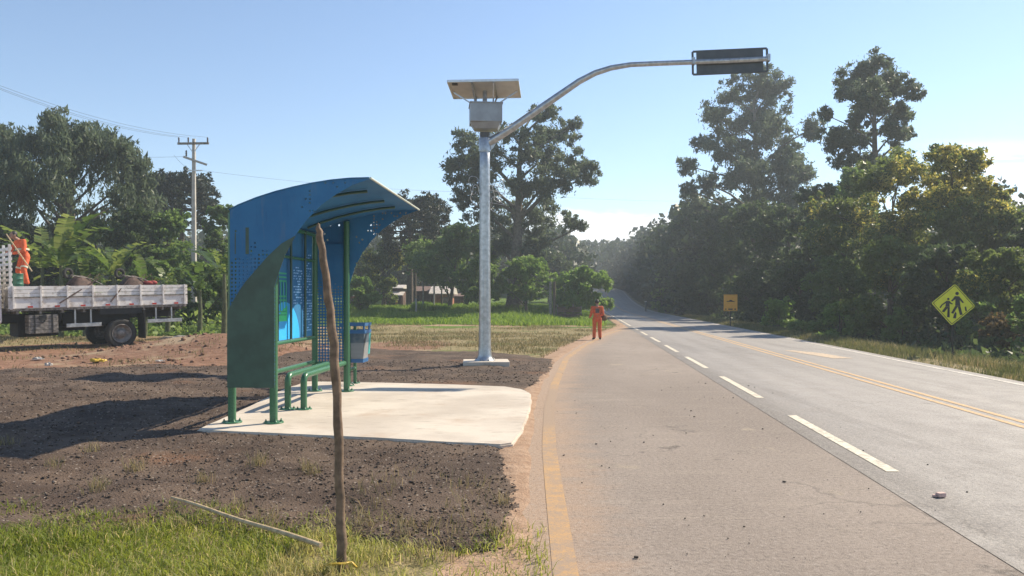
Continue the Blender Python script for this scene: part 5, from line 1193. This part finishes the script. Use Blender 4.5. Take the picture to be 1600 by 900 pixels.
def load():
    barrow(3.5, .75, 'upturned wheelbarrow nearer the worker on the truck', .4)
    barrow(1.75, .7, 'upturned wheelbarrow nearest the tail of the truck bed', .15)
    a = onbed(5.4, .8, .62); root = tag(empty('oil_drum', a, 0), 'green drum standing on the truck bed beside the worker', 'drum')
    MB().lathe((0, 0, 0), [(0, 0), (.27, 0), (.285, .02), (.27, .04), (.27, .28), (.285, .30), (.27, .32), (.27, .56), (.285, .58), (.27, .60), (.27, .84), (.285, .87), (.26, .86), (0, .85)], 24).build('body', MAT['drum_green'], root)
    root.scale = (.66, .66, .62)
    tag(MB().box((0, 0, .30), (.6, .5, .60), math.atan2(TF.y, TF.x), bev=.05).build('cement_sack', MAT['white_litter'], None, onbed(5.4, .75, .02)), 'pale sack under the green drum on the truck bed', 'sack'); 
    a = onbed(1.25, .8, .80); tag(MB().ball((0, 0, 0), (.26, .2, .10)).ball((.18, .05, .02), (.16, .12, .09)).build('red_bundle', MAT['red_thing'], None, a), 'crumpled red bundle beside the last wheelbarrow', 'bundle')
    for k, (x0, x1, z1, lab) in enumerate(((3.0, 4.3, .55, 'long handled tool leaning across the side board near the worker'), (2.0, 2.7, .30, 'shorter tool handle leaning over the middle of the side board'))):
        a = onbed(x0, 1.1, .98); b = onbed(x1, 1.32, .15)
        tag(MB().tube([Vector((0, 0, 0)), b-a], .022, 8).build('tool_handle', MAT['rust'], None, a), lab, 'tool', 'tools on the truck')
load()

# ------------------------------------------------------------------ people
def remesh(mb, name, mat, parent, vox=.012, smooth=2):
    me = mb.mesh(name); o = bpy.data.objects.new(name, me); C.objects.link(o)
    m = o.modifiers.new('r', 'REMESH'); m.mode = 'VOXEL'; m.voxel_size = vox
    s = o.modifiers.new('s', 'SMOOTH'); s.iterations = smooth; s.factor = .5
    dg = bpy.context.evaluated_depsgraph_get(); dg.update(); m2 = bpy.data.meshes.new_from_object(o.evaluated_get(dg))
    bpy.data.objects.remove(o); m2.polygons.foreach_set('use_smooth', np.ones(len(m2.polygons), bool)); m2.materials.clear()
    return link(name, m2, mat, parent)
def limb(mb, pts, rs):
    P = [Vector(p) for p in pts]; Q = []; R = []
    for i in range(len(P)-1):
        for k in range(4): t = k/4; Q.append(P[i].lerp(P[i+1], t)); R.append(rs[i]*(1-t)+rs[i+1]*t)
    Q.append(P[-1]); R.append(rs[-1]); mb.tube(Q, R, 12)
    for p, r in zip(P, rs): mb.ball(p, r)
def person(loc, rz, H, label, J, band, extra=None, hairkind='hair'):
    """J: joints in metres for a 1.75 m figure facing -y"""
    k = H/1.75; root = tag(empty('person', loc, rz), label, 'person'); root.scale = (k, k, k)
    b = MB(); hd = Vector(J['head']); nk = Vector(J['neck']); ch = Vector(J['chest']); pv = Vector(J['pelvis'])
    b.ball(hd, (.077, .098, .118), n=18); b.ball(hd+Vector((0, -.035, -.055)), (.055, .065, .06)); b.ball(hd+Vector((0, -.10, -.015)), (.014, .022, .022))
    for s in (-1, 1): b.ball(hd+Vector((s*.078, .005, -.01)), (.014, .022, .032)); b.ball(hd+Vector((s*.032, -.088, .012)), (.016, .012, .009))
    b.ball(hd+Vector((0, -.094, -.062)), (.026, .012, .009))
    limb(b, [hd-Vector((0, -.015, .08)), nk], [.055, .062]); limb(b, [nk-Vector((0, 0, .03)), ch, pv], [.08, .12, .12])
    c = MB(); c.ball(ch, (.185, .135, .19), n=18); c.ball((ch+pv)/2, (.165, .125, .19), n=18); c.ball(pv, (.175, .135, .14), n=18); limb(c, [nk-Vector((0, 0, .05)), ch], [.085, .12])
    boots = MB(); hands = MB(); bands = MB()
    for s, S in ((-1, 'R'), (1, 'L')):
        sh, el, wr = (Vector(J[n+S]) for n in ('sh', 'el', 'wr')); hp, kn, an = (Vector(J[n+S]) for n in ('hp', 'kn', 'an'))
        limb(b, [nk-Vector((0, 0, .06)), sh, el, wr], [.05, .05, .04, .027]); limb(b, [pv, hp, kn, an], [.09, .085, .055, .04])
        limb(c, [nk-Vector((0, 0, .07)), sh, el, el.lerp(wr, .86)], [.075, .074, .060, .050]); limb(c, [pv, hp, kn, an+Vector((0, 0, .05))], [.11, .105, .080, .075])
        d = (wr-el).normalized(); pal = wr+d*.05; sd = d.cross(Vector((0, -1, .2))); sd = sd.normalized() if sd.length > .1 else Vector((1, 0, 0)); nn = d.cross(sd)
        b.ball(pal, .036); limb(b, [wr, pal+d*.02], [.027, .034])
        for f, (o, l) in enumerate(((-.030, .062), (-.010, .074), (.011, .070), (.030, .055))):
            p0 = pal+sd*o+d*.015; p1 = p0+d*l*.55; p2 = p1+(d*.4+nn*.8).normalized()*l*.5; hands.tube([p0, p1, p2], [.010, .0095, .007], 7)
        p0 = pal-sd*.03; p1 = p0-sd*.028+d*.022+nn*.012; p2 = p1+d*.03+nn*.015; hands.tube([p0, p1, p2], [.012, .011, .008], 7)
        ft = Vector(J.get('ft'+S, (0, -1, 0))); limb(boots, [an+Vector((0, 0, .14)), an+Vector((0, .01, .0)), an+ft*.12-Vector((0, 0, .035)), an+ft*.18-Vector((0, 0, .042))], [.058, .055, .045, .036])
        if band:
            for a, bb, t, r in ((hp, kn, .78, .098), (el, wr, .45, .066)):
                p = a.lerp(bb, t); q = (bb-a).normalized(); bands.tube([p-q*.025, p+q*.025], r, 14)
    o = remesh(b, 'body', MAT['skin'], root, .011, 1)
    hm = hands.mesh('fingers'); bm = bmesh.new(); bm.from_mesh(o.data); bm.from_mesh(hm); bm.to_mesh(o.data); bm.free(); o.data.polygons.foreach_set('use_smooth', np.ones(len(o.data.polygons), bool))
    remesh(c, 'coverall', MAT['orange'], root, .014, 3); remesh(boots, 'boots', MAT['boot'], root, .012, 2)
    if band:
        p = ch.lerp(pv, .35); bands.lathe(p, [(.178, -.03), (.185, -.03), (.185, .03), (.178, .03)], 20); bands.build('reflective_bands', MAT['reflect_band'], root)
    h = MB()
    h.ball(hd+Vector((0, .018, .022)), (.086, .098, .108), n=18); hr = remesh(h, 'hair', MAT['hair'], root, .012, 1)
    # cut the face free: push hair verts in front back
    for v in hr.data.vertices:
        if v.co.y < hd.y-.045 and v.co.z < hd.z+.06: v.co.y = hd.y-.045
    if extra: extra(root)
    return root
# worker on the road shoulder, seen from behind
J1 = dict(head=(0, -.03, 1.62), neck=(0, 0, 1.45), chest=(0, 0, 1.25), pelvis=(0, 0, .95), shR=(-.20, .0, 1.39), elR=(-.25, .04, 1.11), wrR=(-.17, -.20, 1.04), shL=(.20, 0, 1.39), elL=(.26, .06, 1.11), wrL=(.28, -.16, 1.00),
          hpR=(-.10, 0, .90), knR=(-.11, -.02, .50), anR=(-.12, .03, .09), hpL=(.10, 0, .90), knL=(.115, -.04, .50), anL=(.125, -.02, .09), ftR=(-.2, -.98, 0), ftL=(.25, -.97, 0))
J1 = {k: ((-v[0], v[1], v[2]) if k[-1] not in 'RL' else v) for k, v in J1.items()}
Yp = 31.3
pp = Vector((gx(933, Yp), Yp, float(rise(Yp))))
def print_back(root): MB().box((0, .128, 1.26), (.17, .02, .20), bev=.008).build('back_print', MAT['print_dark'], root)
# turned away from the camera
person(pp, math.pi, 1.66, 'worker in orange coveralls seen from behind, standing on the lay-by edge', J1, False, print_back)
hat = MB().lathe((0, 0, 0), [(.16, .0), (.155, .012), (.10, .02), (.09, .08), (.06, .105), (0, .11)], 20, axis=(.3, -.9, .3)); hat.build
e_ = Vector((pp.x+.30, pp.y+.22, pp.z+.92)); hq = hat.build('hat', MAT['straw'], None, e_); tag(hq, 'brown round hat held low by the worker on the lay-by', 'hat')
# worker standing on the loaded truck, bending forward
J2 = dict(head=(-.05, -.25, 1.57), neck=(-.03, -.14, 1.44), chest=(0, -.05, 1.25), pelvis=(0, .04, .95), shR=(-.20, -.08, 1.38), elR=(-.30, -.22, 1.10), wrR=(-.16, -.42, .98), shL=(.20, -.08, 1.38), elL=(.29, -.12, 1.08), wrL=(.16, -.38, 1.0),
          hpR=(-.11, .04, .90), knR=(-.16, -.06, .50), anR=(-.18, .08, .09), hpL=(.11, .04, .90), knL=(.20, -.08, .52), anL=(.26, -.02, .09))
Yw = 26.6; wp = at(36, 449, Yw)
person((wp.x, Yw, wp.z), -.55, 2.0, 'worker in orange coveralls with reflective bands standing on the truck load', J2, True)
a = at(10, 366, 26.2); b = at(50, 424, 26.0); tag(MB().tube([Vector((0, 0, 0)), b-a], .02, 8).build('tool_handle', MAT['cut_wood'], None, a), 'pale long handle held by the worker on the truck', 'tool', 'tools on the truck')
# platform of boards the worker stands on
tag(MB().box((0, 0, -.14), (1.5, 1.0, .26), math.atan2(TF.y, TF.x), bev=.01).box((0, 0, -.42), (1.4, .9, .26), math.atan2(TF.y, TF.x), bev=.01).build('board_pile', MAT['grey_wood'], None, (wp.x, Yw, wp.z-.02)), 'pile of grey boards on the truck bed under the worker', 'boards')

# ------------------------------------------------------------------ litter and small things on the ground
def crumple(name, loc, size, mat, seed, label, cat):
    rr = random.Random(seed); bm = bmesh.new(); bmesh.ops.create_icosphere(bm, subdivisions=3, radius=1)
    for v in bm.verts: f = 1+.45*math.sin(v.co.x*5+seed)*math.cos(v.co.y*6-seed)+rr.uniform(-.15, .15); v.co = Vector((v.co.x*size[0]*f, v.co.y*size[1]*f, max(-.2, v.co.z)*size[2]*f))
    me = bpy.data.meshes.new(name); bm.to_mesh(me); bm.free(); tag(link(name, me, mat, None, loc), label, cat)
def onground(px, py, dz=0.):
    Y = CAMH*F/(py-HOR)
    for _ in range(6): Y = (CAMH-float(hz(gx(px, Y), Y)))*F/(py-HOR)
    X = gx(px, Y); return Vector((X, Y, float(hz(X, Y))+dz))
crumple('plastic_sheet', onground(152, 567, .05), (.19, .12, .06), MAT['yellow_cloth'], 1, 'crumpled yellow plastic sheet on the red dirt before the truck', 'sheet')
crumple('plastic_bag', onground(76, 573, .04), (.08, .07, .06), MAT['white_litter'], 2, 'small white bag on the dirt left of the yellow sheet', 'bag')
crumple('plastic_bag', onground(60, 563, .04), (.12, .08, .05), MAT['white_litter'], 3, 'flat pale bag on the dry grass below the truck', 'bag')
crumple('cement_bag', onground(243, 519, .06), (.95, .20, .10), MAT['white_litter'], 4, 'long pale sheet lying behind the rear wheel of the truck', 'sheet')
crumple('cement_bag', onground(283, 533, .06), (.75, .20, .14), MAT['white_litter'], 5, 'torn pale paper on the dirt between truck and shelter', 'paper')
crumple('paper_scrap', onground(250, 566, .03), (.10, .07, .03), MAT['white_litter'], 6, 'pale scrap on the red dirt right of the yellow sheet', 'paper')
p_ = Vector((gx(1470, 6.54), 6.54, .004)); tag(MB().box((0, 0, .023), (.075, .048, .038), .25, bev=.008).box((-.045, .012, .012), (.035, .035, .018), .7, bev=.006).build('brick_piece', MAT['pink_brick'], None, p_), 'broken pale pink brick lying on the road by the dashed line', 'brick')
def crumbs():
    n = 130; Y = 4.8+14*RNG.random(n)**1.5; X = x_pave_left(Y)+.3+RNG.random(n)*(x_white(Y)-x_pave_left(Y)+.2); m = MB()
    for x, y in zip(X, Y):
        s = .003+.008*random.random()**3; m.box((x, y, s*.4+.006), (s*2*random.uniform(.7, 1.6), s*1.6, s*1.1), random.uniform(0, 3), bev=s*.25)
    tag(m.build('asphalt_crumbs_debris', MAT['rubber_stone'], None), kind='stuff')
MAT['rubber_stone'] = M('crumb_stone', (.05, .042, .036), .9, var=.4, scale=1.5)
crumbs()
def clods():
    n = 3000; u = RNG.random(n); Y = 16+16*u; X = -.70*Y+RNG.random(n)*(.70*Y-4.6); k = (gravel_in(X, Y) < .1) & (RNG.random(n) < .15+np.exp(-(((X+9)/3.5)**2+((Y-23.5)/3)**2))); X, Y = X[k], Y[k]; n = len(X)
    s = .012+.065*RNG.random(n)**4; d = RNG.normal(size=(14, 3)); d /= np.linalg.norm(d, axis=1, keepdims=True)
    bm = bmesh.new(); bmesh.ops.create_icosphere(bm, subdivisions=1, radius=1); bm.verts.index_update(); iv = np.array([v.co[:] for v in bm.verts]); fc = np.array([[v.index for v in f.verts] for f in bm.faces]); bm.free()
    P = iv[None]*(.65+.6*RNG.random((n, len(iv), 1)))*(s[:, None]*np.stack([.8+.8*RNG.random(n), .8+.8*RNG.random(n), .5+.4*RNG.random(n)], -1))[:, None]
    P += np.stack([X, Y, hz(X, Y)+s*.2], -1)[:, None]; FF = fc[None]+(np.arange(n)*len(iv))[:, None, None]
    tag(link('dirt', np_mesh('dirt', P.reshape(-1, 3), FF.reshape(-1, 3), True), MAT['clod']), kind='stuff')
MAT['clod'] = M('red_clod', (.19, .105, .068), .95, var=.35, scale=1.2, bump=.5, bscale=20)
clods()

# ------------------------------------------------------------------ haze volume, added to lift the dark tones as lens glare would
def haze():
    t = NT('haze'); v = t.n('ShaderNodeVolumePrincipled'); v.inputs['Density'].default_value = HAZE; v.inputs['Color'].default_value = (.84, .93, 1, 1); v.inputs['Anisotropy'].default_value = .25
    t.l(v.outputs[0], t.out.inputs['Volume'])
    o = MB().box((0, 350, 18.5), (860, 800, 41)).build('haze', t.m); tag(o, kind='stuff')
    t.m.cycles.homogeneous_volume = True if hasattr(t.m, 'cycles') else None
HAZE = .0013
haze()
